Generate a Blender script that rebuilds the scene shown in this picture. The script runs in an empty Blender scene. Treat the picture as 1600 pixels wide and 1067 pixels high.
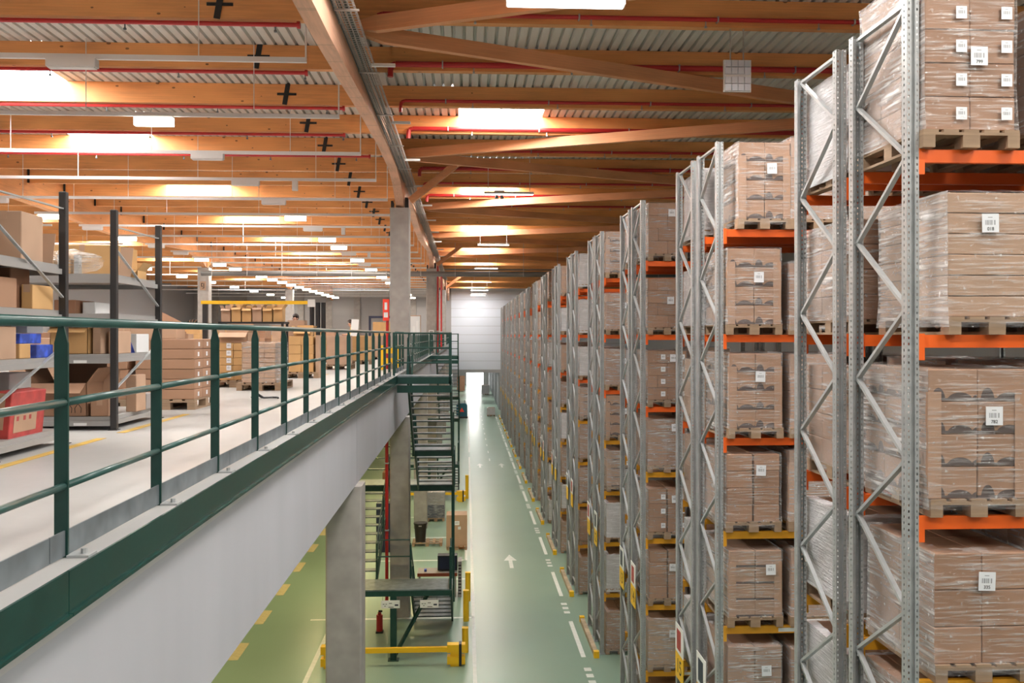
import bpy, bmesh, math, random
from mathutils import Vector, Matrix, Euler

random.seed(7)
S = bpy.context.scene
C = S.collection
R = math.radians

# ------------------------------------------------------------------ camera, world, exposure
H = 8.45                      # eye height above the ground floor
cam_d = bpy.data.cameras.new('camera')
cam = bpy.data.objects.new('camera', cam_d)
C.objects.link(cam)
cam.location = (0, 0, H)
cam.rotation_euler = (R(90), 0, R(-2.94))
cam_d.sensor_width = 36
cam_d.lens = 36 * 1400 / 1600
cam_d.shift_y = -10.5 / 1600
cam_d.clip_start = 0.05
cam_d.clip_end = 400
S.camera = cam

world = bpy.data.worlds.new('world')
S.world = world
world.use_nodes = True
world.node_tree.nodes['Background'].inputs[0].default_value = (0.75, 0.85, 1.0, 1)
world.node_tree.nodes['Background'].inputs[1].default_value = 0.6

S.view_settings.view_transform = 'Standard'
S.view_settings.look = 'None'
S.view_settings.gamma = 1
S.view_settings.use_curve_mapping = False
S.view_settings.exposure = -0.85
S.cycles.max_bounces = 5
S.cycles.diffuse_bounces = 3
S.cycles.glossy_bounces = 2
S.cycles.transparent_max_bounces = 8

SKY_L = 60.0                  # radiance of the skylight panes
LED_W = 160.0                 # power of a ceiling luminaire

# ------------------------------------------------------------------ materials
def new_mat(name):
    m = bpy.data.materials.new(name)
    m.use_nodes = True
    nt = m.node_tree
    return m, nt, nt.nodes['Principled BSDF']

def node(nt, typ, **kw):
    n = nt.nodes.new(typ)
    for k, v in kw.items():
        if k == 'op': n.operation = v
        elif k == 'dt': n.data_type = v
        elif k == 'bt': n.blend_type = v
        else: n.inputs[k].default_value = v
    return n

def link(nt, a, b): nt.links.new(a, b)

def math_n(nt, op, a, b=None, c=None, clamp=False):
    n = nt.nodes.new('ShaderNodeMath'); n.operation = op; n.use_clamp = clamp
    for i, v in enumerate((a, b, c)):
        if v is None: continue
        if isinstance(v, (int, float)): n.inputs[i].default_value = v
        else: nt.links.new(v, n.inputs[i])
    return n.outputs[0]

def mix_c(nt, fac, a, b):
    n = nt.nodes.new('ShaderNodeMix'); n.data_type = 'RGBA'
    for idx, v in ((0, fac), (6, a), (7, b)):
        if isinstance(v, (int, float)): n.inputs[idx].default_value = v
        elif isinstance(v, tuple): n.inputs[idx].default_value = (*v[:3], 1)
        else: nt.links.new(v, n.inputs[idx])
    return n.outputs[2]

def coords(nt, kind='Object', scale=(1, 1, 1)):
    t = nt.nodes.new('ShaderNodeTexCoord')
    mp = nt.nodes.new('ShaderNodeMapping')
    mp.inputs['Scale'].default_value = scale
    nt.links.new(t.outputs[kind], mp.inputs['Vector'])
    return mp.outputs[0]

def noise(nt, vec, scale=5, detail=3, rough=0.55):
    n = nt.nodes.new('ShaderNodeTexNoise')
    n.inputs['Scale'].default_value = scale
    n.inputs['Detail'].default_value = detail
    n.inputs['Roughness'].default_value = rough
    nt.links.new(vec, n.inputs['Vector'])
    return n.outputs[0]

def ramp(nt, fac, lo, hi):
    n = nt.nodes.new('ShaderNodeMapRange')
    n.inputs[1].default_value = lo; n.inputs[2].default_value = hi
    nt.links.new(fac, n.inputs[0])
    return n.outputs[0]

def plain(name, col, rough=0.5, metal=0.0, var=0.0, scale=4.0, bump=0.0, vs=(1, 1, 1), kind='Object', dark=0.6, rnd=0.0):
    m, nt, b = new_mat(name)
    b.inputs['Roughness'].default_value = rough
    b.inputs['Metallic'].default_value = metal
    c = None
    if var or bump:
        v = coords(nt, kind, vs)
        nf = noise(nt, v, scale, 2)
        if var:
            f = ramp(nt, nf, 0.5 - var, 0.5 + var)
            c = mix_c(nt, f, tuple(x * dark for x in col), col)
        if bump:
            bp = node(nt, 'ShaderNodeBump', Strength=bump, Distance=0.01)
            link(nt, nf, bp.inputs['Height']); link(nt, bp.outputs[0], b.inputs['Normal'])
    if rnd:
        oi = nt.nodes.new('ShaderNodeObjectInfo')
        f = math_n(nt, 'MULTIPLY', oi.outputs['Random'], rnd)
        src = c if c is not None else col
        c = mix_c(nt, f, src, tuple(x * 0.35 for x in col))
    if c is None: b.inputs['Base Color'].default_value = (*col, 1)
    else: link(nt, c, b.inputs['Base Color'])
    return m

def emit(name, col, strength):
    m = bpy.data.materials.new(name); m.use_nodes = True
    nt = m.node_tree; nt.nodes.clear()
    e = nt.nodes.new('ShaderNodeEmission'); o = nt.nodes.new('ShaderNodeOutputMaterial')
    e.inputs[0].default_value = (*col, 1); e.inputs[1].default_value = strength
    nt.links.new(e.outputs[0], o.inputs[0])
    if strength < 40: m.cycles.emission_sampling = 'NONE'     # the lamps' own lights carry this light
    return m

def wood(name, col, axis, knots=True):
    """laminated spruce: grain along the axis, thin glue lines between boards, scattered knots"""
    m, nt, b = new_mat(name)
    b.inputs['Roughness'].default_value = 0.55
    s = [9, 9, 9]; s[axis] = 0.5
    g = noise(nt, coords(nt, 'Object', tuple(s)), 2.5, 3, 0.65)
    c = mix_c(nt, ramp(nt, g, 0.3, 0.7), tuple(x * 0.72 for x in col), col)
    s2 = [1, 1, 1]; s2[axis] = 0.35
    blotch = noise(nt, coords(nt, 'Object', tuple(s2)), 1.3, 2)
    c = mix_c(nt, ramp(nt, blotch, 0.35, 0.75), c, tuple(min(1, x * 1.25) for x in col))
    # glue lines every 45 mm
    t = nt.nodes.new('ShaderNodeTexCoord'); sp = nt.nodes.new('ShaderNodeSeparateXYZ')
    link(nt, t.outputs['Object'], sp.inputs[0])
    fr = math_n(nt, 'FRACT', math_n(nt, 'MULTIPLY', sp.outputs[2], 22.0))
    ln = math_n(nt, 'LESS_THAN', fr, 0.06)
    c = mix_c(nt, math_n(nt, 'MULTIPLY', ln, 0.3), c, tuple(x * 0.45 for x in col))
    if knots:
        s3 = [1.0, 1.0, 1.0]; s3[axis] = 0.55
        vo = nt.nodes.new('ShaderNodeTexVoronoi'); vo.inputs['Scale'].default_value = 3.6
        link(nt, coords(nt, 'Object', tuple(s3)), vo.inputs['Vector'])
        k = math_n(nt, 'LESS_THAN', vo.outputs['Distance'], 0.085)
        c = mix_c(nt, math_n(nt, 'MULTIPLY', k, 0.75), c, (0.07, 0.022, 0.006))
    link(nt, c, b.inputs['Base Color'])
    return m

M = {}
M['wood_x'] = wood('spruce_purlin', (0.84, 0.365, 0.125), 0)
M['wood_y'] = wood('spruce_beam', (0.80, 0.455, 0.30), 1, knots=False)
M['wood_y2'] = wood('spruce_deep_beam', (0.82, 0.37, 0.15), 1)
M['wood_b'] = wood('spruce_brace', (0.72, 0.325, 0.15), 0, knots=False)
M['deck'] = plain('galvanised_deck', (0.74, 0.71, 0.66), 0.45, 0.0, var=0.25, scale=0.6, dark=0.88)
M['concrete'] = plain('precast_concrete', (0.44, 0.44, 0.475), 0.75, var=0.3, scale=1.6, bump=0.15, dark=0.9, vs=(1, 1, 0.2))
M['concrete_col'] = plain('column_concrete', (0.40, 0.37, 0.345), 0.8, var=0.22, scale=3.0, bump=0.2, dark=0.75)
M['galv'] = plain('galvanised_steel', (0.46, 0.475, 0.48), 0.38, 0.3, var=0.2, scale=9, dark=0.88)
M['galv_dull'] = plain('dull_galvanised_steel', (0.20, 0.235, 0.255), 0.45, 0.3, var=0.18, scale=5, dark=0.6)
M['orange'] = plain('orange_beam_paint', (0.86, 0.13, 0.012), 0.42)
M['yellow_beam'] = plain('yellow_beam_paint', (0.70, 0.32, 0.015), 0.45)
M['yellow'] = plain('safety_yellow', (0.88, 0.52, 0.01), 0.45)
M['green'] = plain('dark_green_paint', (0.008, 0.052, 0.042), 0.38, var=0.2, scale=7, dark=0.75)
M['green_edge'] = plain('scuffed_green_channel', (0.008, 0.052, 0.042), 0.24, var=0.2, scale=5, dark=0.75)
M['green_rail'] = plain('worn_green_tube', (0.035, 0.10, 0.09), 0.30, var=0.15, scale=3, dark=0.7)
M['black'] = plain('black_paint', (0.012, 0.012, 0.014), 0.4)
M['black_steel'] = plain('black_steel_plate', (0.015, 0.014, 0.014), 0.5)
M['shelf_black'] = plain('black_shelf_post', (0.028, 0.026, 0.026), 0.42)
M['shelf_grey'] = plain('grey_shelf_steel', (0.38, 0.37, 0.36), 0.45, 0.3)
M['red'] = plain('sprinkler_red', (0.50, 0.022, 0.022), 0.4)
M['red_card'] = plain('red_card', (0.50, 0.06, 0.055), 0.5, var=0.2, scale=9)
M['white'] = plain('white_paint', (0.80, 0.80, 0.79), 0.4)
M['white_wall'] = plain('white_wall_panel', (0.70, 0.73, 0.80), 0.4)
M['grey_wall'] = plain('grey_wall_panel', (0.36, 0.35, 0.35), 0.6)
M['line_white'] = plain('white_floor_paint', (0.78, 0.80, 0.76), 0.5, var=0.2, scale=6, dark=0.85)
M['line_yellow'] = plain('yellow_floor_paint', (0.75, 0.48, 0.10), 0.5, var=0.25, scale=5, dark=0.7)
M['line_beige'] = plain('beige_floor_paint', (0.55, 0.46, 0.26), 0.6, var=0.3, scale=8, dark=0.75)
M['pallet'] = plain('pallet_wood', (0.41, 0.275, 0.175), 0.8, var=0.25, scale=3, vs=(1, 1, 6), dark=0.65, rnd=0.35)
M['kerb'] = plain('beige_kerb', (0.52, 0.40, 0.27), 0.7, var=0.2, scale=4)
M['cables'] = plain('grey_green_cable', (0.10, 0.13, 0.12), 0.5)
M['wire'] = plain('zinc_wire', (0.50, 0.47, 0.44), 0.4, 0.3)
M['pipe_grey'] = plain('grey_duct', (0.16, 0.15, 0.14), 0.4, 0.3)
M['navy'] = plain('navy_paint', (0.012, 0.018, 0.05), 0.4)
M['blue_body'] = plain('petrol_blue_plastic', (0.012, 0.10, 0.16), 0.35)
M['rubber'] = plain('black_rubber', (0.012, 0.012, 0.012), 0.7)
M['bin'] = plain('dark_brown_plastic', (0.018, 0.013, 0.011), 0.5)
M['hazard'] = plain('hazard_red', (0.9, 0.06, 0.03), 0.5)
M['blue_card'] = plain('blue_printed_card', (0.03, 0.06, 0.30), 0.45, var=0.1, scale=9, dark=2.2)
M['white_card'] = plain('white_card', (0.72, 0.72, 0.72), 0.55)
M['grey_card'] = plain('grey_card', (0.33, 0.30, 0.29), 0.6)
M['desk'] = plain('desk_top', (0.30, 0.26, 0.24), 0.5)
M['desk_edge'] = plain('red_brown_edge', (0.26, 0.05, 0.02), 0.5)
M['ink'] = plain('black_print', (0.012, 0.012, 0.012), 0.6)
M['skin'] = plain('skin', (0.55, 0.30, 0.21), 0.5)
M['hair'] = plain('dark_brown_hair', (0.035, 0.014, 0.008), 0.6, var=0.2, scale=40)
M['shirt_blue'] = plain('light_blue_shirt', (0.16, 0.40, 0.58), 0.7)
M['vest_yellow'] = plain('yellow_work_vest', (0.85, 0.66, 0.10), 0.7)
M['shirt_white'] = plain('white_shirt', (0.75, 0.72, 0.66), 0.7)
M['trousers'] = plain('dark_trousers', (0.03, 0.03, 0.035), 0.8)
M['lens'] = emit('lamp_diffuser', (1.0, 0.92, 0.78), 26.0)
M['lens_cool'] = emit('lamp_diffuser_cool', (1.0, 0.97, 0.93), 14.0)
M['pane'] = emit('skylight_pane', (1.0, 0.985, 0.96), SKY_L)
M['daylight'] = emit('daylight_doorway', (1.0, 0.99, 0.97), 11.0)

def carton_mat(name, col, rnd=0.3):
    """corrugated board with a tape seam tone and slow mottling, a little different from box to box"""
    m, nt, b = new_mat(name)
    b.inputs['Roughness'].default_value = 0.68
    v = coords(nt, 'Object')
    n1 = noise(nt, v, 3.0, 1)
    c = mix_c(nt, ramp(nt, n1, 0.3, 0.7), tuple(x * 0.86 for x in col), col)
    oi = nt.nodes.new('ShaderNodeObjectInfo')
    c = mix_c(nt, math_n(nt, 'MULTIPLY', oi.outputs['Random'], rnd), c, tuple(x * f for x, f in zip(col, (0.55, 0.5, 0.45))))
    link(nt, c, b.inputs['Base Color'])
    return m, nt, b, c

M['carton'] = carton_mat('brown_board', (0.40, 0.225, 0.138), 0.5)[0]
M['carton_pale'] = carton_mat('pale_board', (0.50, 0.325, 0.22))[0]
M['carton_honey'] = carton_mat('honey_board', (0.62, 0.37, 0.155))[0]
M['carton_dark'] = carton_mat('dark_board', (0.30, 0.15, 0.085))[0]
M['carton_rust'] = carton_mat('rust_board', (0.50, 0.20, 0.075), 0.0)[0]
M['guard_card'] = carton_mat('corner_board', (0.435, 0.265, 0.175), 0.15)[0]
M['carton_in'] = plain('board_inside', (0.20, 0.105, 0.05), 0.8)

def printed_carton():
    """board printed with a row of dark hills along the lower edge of the face and a few faint motifs"""
    m, nt, b, c = carton_mat('printed_board', (0.385, 0.225, 0.142), 0.2)
    t = nt.nodes.new('ShaderNodeTexCoord'); sp = nt.nodes.new('ShaderNodeSeparateXYZ')
    link(nt, t.outputs['Object'], sp.inputs[0])
    geo = nt.nodes.new('ShaderNodeSeparateXYZ'); link(nt, t.outputs['Normal'], geo.inputs[0])
    side = math_n(nt, 'GREATER_THAN', math_n(nt, 'ABSOLUTE', geo.outputs[0]), 0.5)
    u = math_n(nt, 'ADD', math_n(nt, 'MULTIPLY', sp.outputs[0], math_n(nt, 'SUBTRACT', 1.0, side)),
               math_n(nt, 'MULTIPLY', sp.outputs[1], side))
    z = sp.outputs[2]
    mask = math_n(nt, 'LESS_THAN', z, 0.026)
    for cx, rx, rz in ((-0.12, 0.058, 0.11), (0.06, 0.11, 0.072), (0.27, 0.12, 0.07), (-0.30, 0.12, 0.06)):
        dx = math_n(nt, 'DIVIDE', math_n(nt, 'SUBTRACT', u, cx), rx)
        dz = math_n(nt, 'DIVIDE', z, rz)
        d = math_n(nt, 'ADD', math_n(nt, 'MULTIPLY', dx, dx), math_n(nt, 'MULTIPLY', dz, dz))
        mask = math_n(nt, 'MAXIMUM', mask, math_n(nt, 'LESS_THAN', d, 1.0))
    top = math_n(nt, 'LESS_THAN', math_n(nt, 'ABSOLUTE', geo.outputs[2]), 0.5)
    mask = math_n(nt, 'MULTIPLY', mask, top)
    vo = nt.nodes.new('ShaderNodeTexVoronoi'); vo.inputs['Scale'].default_value = 6.0
    link(nt, t.outputs['Object'], vo.inputs['Vector'])
    motif = math_n(nt, 'MULTIPLY', math_n(nt, 'LESS_THAN', vo.outputs['Distance'], 0.17), top)
    c2 = mix_c(nt, math_n(nt, 'MULTIPLY', motif, 0.45), c, (0.12, 0.075, 0.05))
    c2 = mix_c(nt, math_n(nt, 'MULTIPLY', mask, 0.9), c2, (0.055, 0.043, 0.045))
    link(nt, c2, b.inputs['Base Color'])
    return m
M['carton_print'] = printed_carton()

def banded_carton():
    m, nt, b, c = carton_mat('banded_board', (0.40, 0.25, 0.17), 0.2)
    t = nt.nodes.new('ShaderNodeTexCoord'); sp = nt.nodes.new('ShaderNodeSeparateXYZ')
    link(nt, t.outputs['Object'], sp.inputs[0])
    mask = math_n(nt, 'LESS_THAN', sp.outputs[2], 0.028)
    c2 = mix_c(nt, math_n(nt, 'MULTIPLY', mask, 0.9), c, (0.05, 0.04, 0.045))
    link(nt, c2, b.inputs['Base Color'])
    return m
M['carton_band'] = banded_carton()

def film(name, base, gain, tint=(1, 1, 1), streak=(3.0, 3.0, 46.0)):
    """stretch film: mostly clear, with whitish streaks and specks painted in as highlights, and a hard sheen"""
    m = bpy.data.materials.new(name); m.use_nodes = True
    nt = m.node_tree; nt.nodes.clear()
    out = nt.nodes.new('ShaderNodeOutputMaterial')
    tr = nt.nodes.new('ShaderNodeBsdfTransparent')
    b = nt.nodes.new('ShaderNodeBsdfPrincipled')
    b.inputs['Base Color'].default_value = (0.78 * tint[0], 0.77 * tint[1], 0.77 * tint[2], 1)
    b.inputs['Roughness'].default_value = 0.14
    v = coords(nt, 'Object', streak)
    mp = v.node; mp.inputs['Rotation'].default_value = (R(9), R(-9), 0)
    n1 = noise(nt, v, 1.0, 2, 0.6)
    v2 = coords(nt, 'Object', (1, 1, 1))
    n2 = noise(nt, v2, 2.2, 0)
    v3 = coords(nt, 'Object', (1, 1, 1))
    n3 = noise(nt, v3, 26.0, 1, 0.7)
    f = math_n(nt, 'MULTIPLY', ramp(nt, n1, 0.48, 0.78), ramp(nt, n2, 0.25, 0.7))
    f = math_n(nt, 'ADD', math_n(nt, 'MULTIPLY', f, gain), base)
    spark = math_n(nt, 'MULTIPLY', ramp(nt, n3, 0.66, 0.80), 0.5 * gain)  # glints painted as whitish specks over the streaks
    f = math_n(nt, 'ADD', f, spark, clamp=True)
    bp = node(nt, 'ShaderNodeBump', Strength=0.55, Distance=0.02)
    hh = math_n(nt, 'ADD', n1, math_n(nt, 'MULTIPLY', n3, 0.6))
    link(nt, hh, bp.inputs['Height']); link(nt, bp.outputs[0], b.inputs['Normal'])
    mx = nt.nodes.new('ShaderNodeMixShader')
    link(nt, f, mx.inputs[0]); link(nt, tr.outputs[0], mx.inputs[1]); link(nt, b.outputs[0], mx.inputs[2])
    link(nt, mx.outputs[0], out.inputs[0])
    return m
M['film'] = film('stretch_film', 0.045, 0.7)
M['film_thick'] = film('thick_stretch_film', 0.17, 0.8)
M['film_side'] = film('sheen_painted_film', 0.30, 1.1, (1, 1, 1), (2.0, 2.0, 30.0))  # same film, painted whiter where load sides catch the aisle light
M['film_white'] = film('cloudy_stretch_film', 0.62, 0.38, (0.98, 1.0, 1.03))

def upright_mat():
    """galvanised upright with rows of punched slots that really let light through"""
    m = bpy.data.materials.new('perforated_upright'); m.use_nodes = True
    nt = m.node_tree
    b = nt.nodes['Principled BSDF']; out = nt.nodes['Material Output']
    v = coords(nt, 'Object')
    nf = noise(nt, v, 9, 1)
    c = mix_c(nt, ramp(nt, nf, 0.3, 0.7), (0.38, 0.395, 0.40), (0.45, 0.465, 0.47))
    link(nt, c, b.inputs['Base Color'])
    b.inputs['Roughness'].default_value = 0.36; b.inputs['Metallic'].default_value = 0.3
    t = nt.nodes.new('ShaderNodeTexCoord'); sp = nt.nodes.new('ShaderNodeSeparateXYZ')
    link(nt, t.outputs['Object'], sp.inputs[0])
    zz = math_n(nt, 'ABSOLUTE', math_n(nt, 'SUBTRACT', math_n(nt, 'FRACT', math_n(nt, 'MULTIPLY', sp.outputs[2], 20.0)), 0.5))
    inz = math_n(nt, 'LESS_THAN', zz, 0.2)
    ax = math_n(nt, 'ABSOLUTE', math_n(nt, 'SUBTRACT', math_n(nt, 'ABSOLUTE', sp.outputs[0]), 0.034))
    row1 = math_n(nt, 'LESS_THAN', ax, 0.006)
    row2 = math_n(nt, 'LESS_THAN', math_n(nt, 'ABSOLUTE', math_n(nt, 'SUBTRACT', sp.outputs[1], 0.004)), 0.009)
    hole = math_n(nt, 'MULTIPLY', inz, math_n(nt, 'MAXIMUM', row1, row2))
    tr = nt.nodes.new('ShaderNodeBsdfTransparent')
    mx = nt.nodes.new('ShaderNodeMixShader')
    link(nt, hole, mx.inputs[0]); link(nt, b.outputs[0], mx.inputs[1]); link(nt, tr.outputs[0], mx.inputs[2])
    link(nt, mx.outputs[0], out.inputs[0])
    return m
M['upright'] = upright_mat()

def label_mat():
    """white shipping sticker with a barcode band and fine print"""
    m, nt, b = new_mat('barcode_sticker')
    b.inputs['Roughness'].default_value = 0.5
    t = nt.nodes.new('ShaderNodeTexCoord'); sp = nt.nodes.new('ShaderNodeSeparateXYZ')
    link(nt, t.outputs['Generated'], sp.inputs[0])
    x, z = sp.outputs[0], sp.outputs[2]
    def band(v, lo, hi):
        return math_n(nt, 'MULTIPLY', math_n(nt, 'GREATER_THAN', v, lo), math_n(nt, 'LESS_THAN', v, hi))
    cx = nt.nodes.new('ShaderNodeCombineXYZ'); link(nt, math_n(nt, 'MULTIPLY', x, 24.0), cx.inputs[0])
    n1 = noise(nt, cx.outputs[0], 1.0, 0)
    bars = math_n(nt, 'GREATER_THAN', n1, 0.5)
    bc = math_n(nt, 'MULTIPLY', bars, math_n(nt, 'MULTIPLY', band(x, 0.16, 0.86), band(z, 0.40, 0.66)))
    c = mix_c(nt, math_n(nt, 'MULTIPLY', bc, 0.8), (0.76, 0.77, 0.80), (0.05, 0.05, 0.06))
    ln = math_n(nt, 'MULTIPLY', band(x, 0.35, 0.62), band(z, 0.78, 0.83))
    c = mix_c(nt, math_n(nt, 'MULTIPLY', ln, 0.6), c, (0.1, 0.1, 0.1))
    link(nt, c, b.inputs['Base Color'])
    return m
M['label'] = label_mat()

def floor_mat(name, col, joint, rough, dark, var_scale=0.5):
    m, nt, b = new_mat(name)
    v = coords(nt, 'Object')
    n1 = noise(nt, v, var_scale, 4, 0.6)
    n2 = noise(nt, v, 6.0, 3, 0.6)
    f = math_n(nt, 'ADD', math_n(nt, 'MULTIPLY', n1, 0.7), math_n(nt, 'MULTIPLY', n2, 0.3))
    c = mix_c(nt, ramp(nt, f, 0.35, 0.65), tuple(x * dark for x in col), col)
    if joint:
        t = nt.nodes.new('ShaderNodeTexCoord'); sp = nt.nodes.new('ShaderNodeSeparateXYZ')
        link(nt, t.outputs['Object'], sp.inputs[0])
        jm = None
        for i, per in ((0, 5.1),):
            fr = math_n(nt, 'FRACT', math_n(nt, 'DIVIDE', math_n(nt, 'ADD', sp.outputs[i], 100.6), per))
            j = math_n(nt, 'LESS_THAN', fr, 0.004)
            jm = j if jm is None else math_n(nt, 'MAXIMUM', jm, j)
        c = mix_c(nt, math_n(nt, 'MULTIPLY', jm, 0.12), c, tuple(x * 0.4 for x in col))
    link(nt, c, b.inputs['Base Color'])
    link(nt, ramp_out(nt, n1, rough - 0.06, rough + 0.1), b.inputs['Roughness'])
    return m

def ramp_out(nt, fac, lo, hi):
    n = nt.nodes.new('ShaderNodeMapRange')
    n.inputs[1].default_value = 0.3; n.inputs[2].default_value = 0.7
    n.inputs[3].default_value = lo; n.inputs[4].default_value = hi
    nt.links.new(fac, n.inputs[0])
    return n.outputs[0]
M['floor'] = plain('green_resin_floor', (0.25, 0.365, 0.285), 0.28, var=0.3, scale=0.35, dark=0.88)
M['mezz'] = floor_mat('pale_screed', (0.47, 0.46, 0.45), False, 0.36, 0.87, 0.8)

# ------------------------------------------------------------------ mesh helpers
class MB:
    def __init__(s): s.v = []; s.f = []; s.m = []
    def _add(s, vs, fs, mi=0):
        o = len(s.v); s.v += [tuple(p) for p in vs]
        s.f += [tuple(o + i for i in f) for f in fs]; s.m += [mi] * len(fs)
        return s
    BF = [(0, 3, 2, 1), (4, 5, 6, 7), (0, 1, 5, 4), (1, 2, 6, 5), (2, 3, 7, 6), (3, 0, 4, 7)]
    def box(s, x0, x1, y0, y1, z0, z1, mi=0):
        return s._add([(x0, y0, z0), (x1, y0, z0), (x1, y1, z0), (x0, y1, z0), (x0, y0, z1), (x1, y0, z1), (x1, y1, z1), (x0, y1, z1)], s.BF, mi)
    def bar(s, a, b, w, h, mi=0, up=(0, 0, 1)):
        a = Vector(a); b = Vector(b); d = (b - a).normalized(); up = Vector(up)
        if abs(d.dot(up)) > 0.99: up = Vector((0, 1, 0))
        sd = d.cross(up).normalized(); u = sd.cross(d).normalized()
        q = []
        for p in (a, b):
            for i, j in ((-1, -1), (1, -1), (1, 1), (-1, 1)):
                q.append(p + sd * (i * w / 2) + u * (j * h / 2))
        return s._add(q, s.BF, mi)
    def tube(s, a, b, r, n=8, r2=None, mi=0, caps=True):
        a = Vector(a); b = Vector(b); d = (b - a).normalized(); r2 = r if r2 is None else r2
        up = Vector((0, 0, 1)) if abs(d.z) < 0.95 else Vector((1, 0, 0))
        sd = d.cross(up).normalized(); u = sd.cross(d)
        q = [a + (sd * math.cos(t) + u * math.sin(t)) * r for t in [2 * math.pi * i / n for i in range(n)]]
        q += [b + (sd * math.cos(t) + u * math.sin(t)) * r2 for t in [2 * math.pi * i / n for i in range(n)]]
        fs = [(i, (i + 1) % n, n + (i + 1) % n, n + i) for i in range(n)]
        if caps: fs += [tuple(range(n - 1, -1, -1)), tuple(range(n, 2 * n))]
        return s._add(q, fs, mi)
    def path(s, pts, r, n=6, mi=0):
        for a, b in zip(pts[:-1], pts[1:]): s.tube(a, b, r, n, mi=mi)
        return s
    def prism(s, poly, axis, a, b, mi=0):
        """poly: 2-D outline; axis 0: (y,z) swept in x, 1: (x,z) swept in y, 2: (x,y) swept in z"""
        def p3(p, t):
            if axis == 0: return (t, p[0], p[1])
            if axis == 1: return (p[0], t, p[1])
            return (p[0], p[1], t)
        n = len(poly)
        q = [p3(p, a) for p in poly] + [p3(p, b) for p in poly]
        fs = [(i, (i + 1) % n, n + (i + 1) % n, n + i) for i in range(n)] + [tuple(range(n - 1, -1, -1)), tuple(range(n, 2 * n))]
        return s._add(q, fs, mi)
    def mesh(s, name, mats, smooth=False):
        me = bpy.data.meshes.new(name); me.from_pydata(s.v, [], s.f)
        if not isinstance(mats, (list, tuple)): mats = [mats]
        for m in mats: me.materials.append(M[m] if isinstance(m, str) else m)
        if len(mats) > 1: me.polygons.foreach_set('material_index', s.m)
        bm = bmesh.new(); bm.from_mesh(me); bmesh.ops.recalc_face_normals(bm, faces=bm.faces); bm.to_mesh(me); bm.free()
        if smooth: me.polygons.foreach_set('use_smooth', [True] * len(me.polygons))
        me.update()
        return me
    def build(s, name, mats, parent=None, loc=(0, 0, 0), smooth=False, **kw):
        return put(name, s.mesh(name, mats, smooth), parent, loc, **kw)

def put(name, me, parent=None, loc=(0, 0, 0), rot=None, label=None, cat=None, group=None, kind=None):
    o = bpy.data.objects.new(name, me); C.objects.link(o)
    if parent is not None: o.parent = parent
    o.location = loc
    if rot is not None: o.rotation_euler = rot
    tag(o, label, cat, group, kind)
    return o

def tag(o, label=None, cat=None, group=None, kind=None):
    if label: o['label'] = label
    if cat: o['category'] = cat
    if group: o['group'] = group
    if kind: o['kind'] = kind
    return o

def thing(name, loc, label, cat, group=None, rz=0, kind=None):
    return put(name, None, None, loc, (0, 0, rz), label, cat, group, kind)

_cache = {}
def box_me(name, sx, sy, sz, mat, bevel=0.0):
    """box with its origin at the middle of the base; alike boxes share one mesh"""
    key = (name, round(sx, 3), round(sy, 3), round(sz, 3), mat, bevel)
    if key in _cache: return _cache[key]
    if bevel <= 0:
        me = MB().box(-sx / 2, sx / 2, -sy / 2, sy / 2, 0, sz).mesh(name, mat)
    else:
        bm = bmesh.new()
        bmesh.ops.create_cube(bm, size=1)
        for v in bm.verts: v.co = Vector((v.co.x * sx, v.co.y * sy, (v.co.z + 0.5) * sz))
        bmesh.ops.bevel(bm, geom=bm.edges[:], offset=bevel, segments=1, affect='EDGES')
        me = bpy.data.meshes.new(name); bm.to_mesh(me); bm.free()
        me.materials.append(M[mat])
    _cache[key] = me
    return me

def bx(name, parent, x0, x1, y0, y1, z0, z1, mat, bevel=0, **kw):
    """a box part in its parent's own coordinates"""
    me = box_me(name, x1 - x0, y1 - y0, z1 - z0, mat, bevel)
    return put(name, me, parent, ((x0 + x1) / 2, (y0 + y1) / 2, z0), **kw)

def copy_tree(o, parent=None):
    c = o.copy(); C.objects.link(c); c.parent = parent
    for ch in list(o.children): copy_tree(ch, c)
    return c

def text_me(txt, size, mat, depth=0.001):
    key = ('txt', txt, size, mat)
    if key in _cache: return _cache[key]
    cu = bpy.data.curves.new('lettering', 'FONT'); cu.body = txt; cu.size = size; cu.extrude = depth
    cu.align_x = 'CENTER'; cu.align_y = 'CENTER'
    o = bpy.data.objects.new('lettering', cu); C.objects.link(o)
    dg = bpy.context.evaluated_depsgraph_get()
    me = bpy.data.meshes.new_from_object(o.evaluated_get(dg)); me.name = 'lettering'
    me.materials.clear(); me.materials.append(M[mat])
    bpy.data.objects.remove(o); bpy.data.curves.remove(cu)
    _cache[key] = me
    return me

ORD = ['first', 'second', 'third', 'fourth', 'fifth', 'sixth', 'seventh', 'eighth', 'ninth', 'tenth', 'eleventh', 'twelfth', 'thirteenth',
       'fourteenth', 'fifteenth', 'sixteenth', 'seventeenth', 'eighteenth', 'nineteenth', 'twentieth', 'twenty-first', 'twenty-second',
       'twenty-third', 'twenty-fourth', 'twenty-fifth', 'twenty-sixth', 'twenty-seventh', 'twenty-eighth', 'twenty-ninth', 'thirtieth']

# ------------------------------------------------------------------ the building
ZM = H - 1.03                 # mezzanine floor level
ZP = H + 5.10                 # underside of the purlins
ZD = H + 5.55                 # underside of the roof deck
XE = -1.74                    # edge of the mezzanine slab
YW = 100.5                    # far wall

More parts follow.
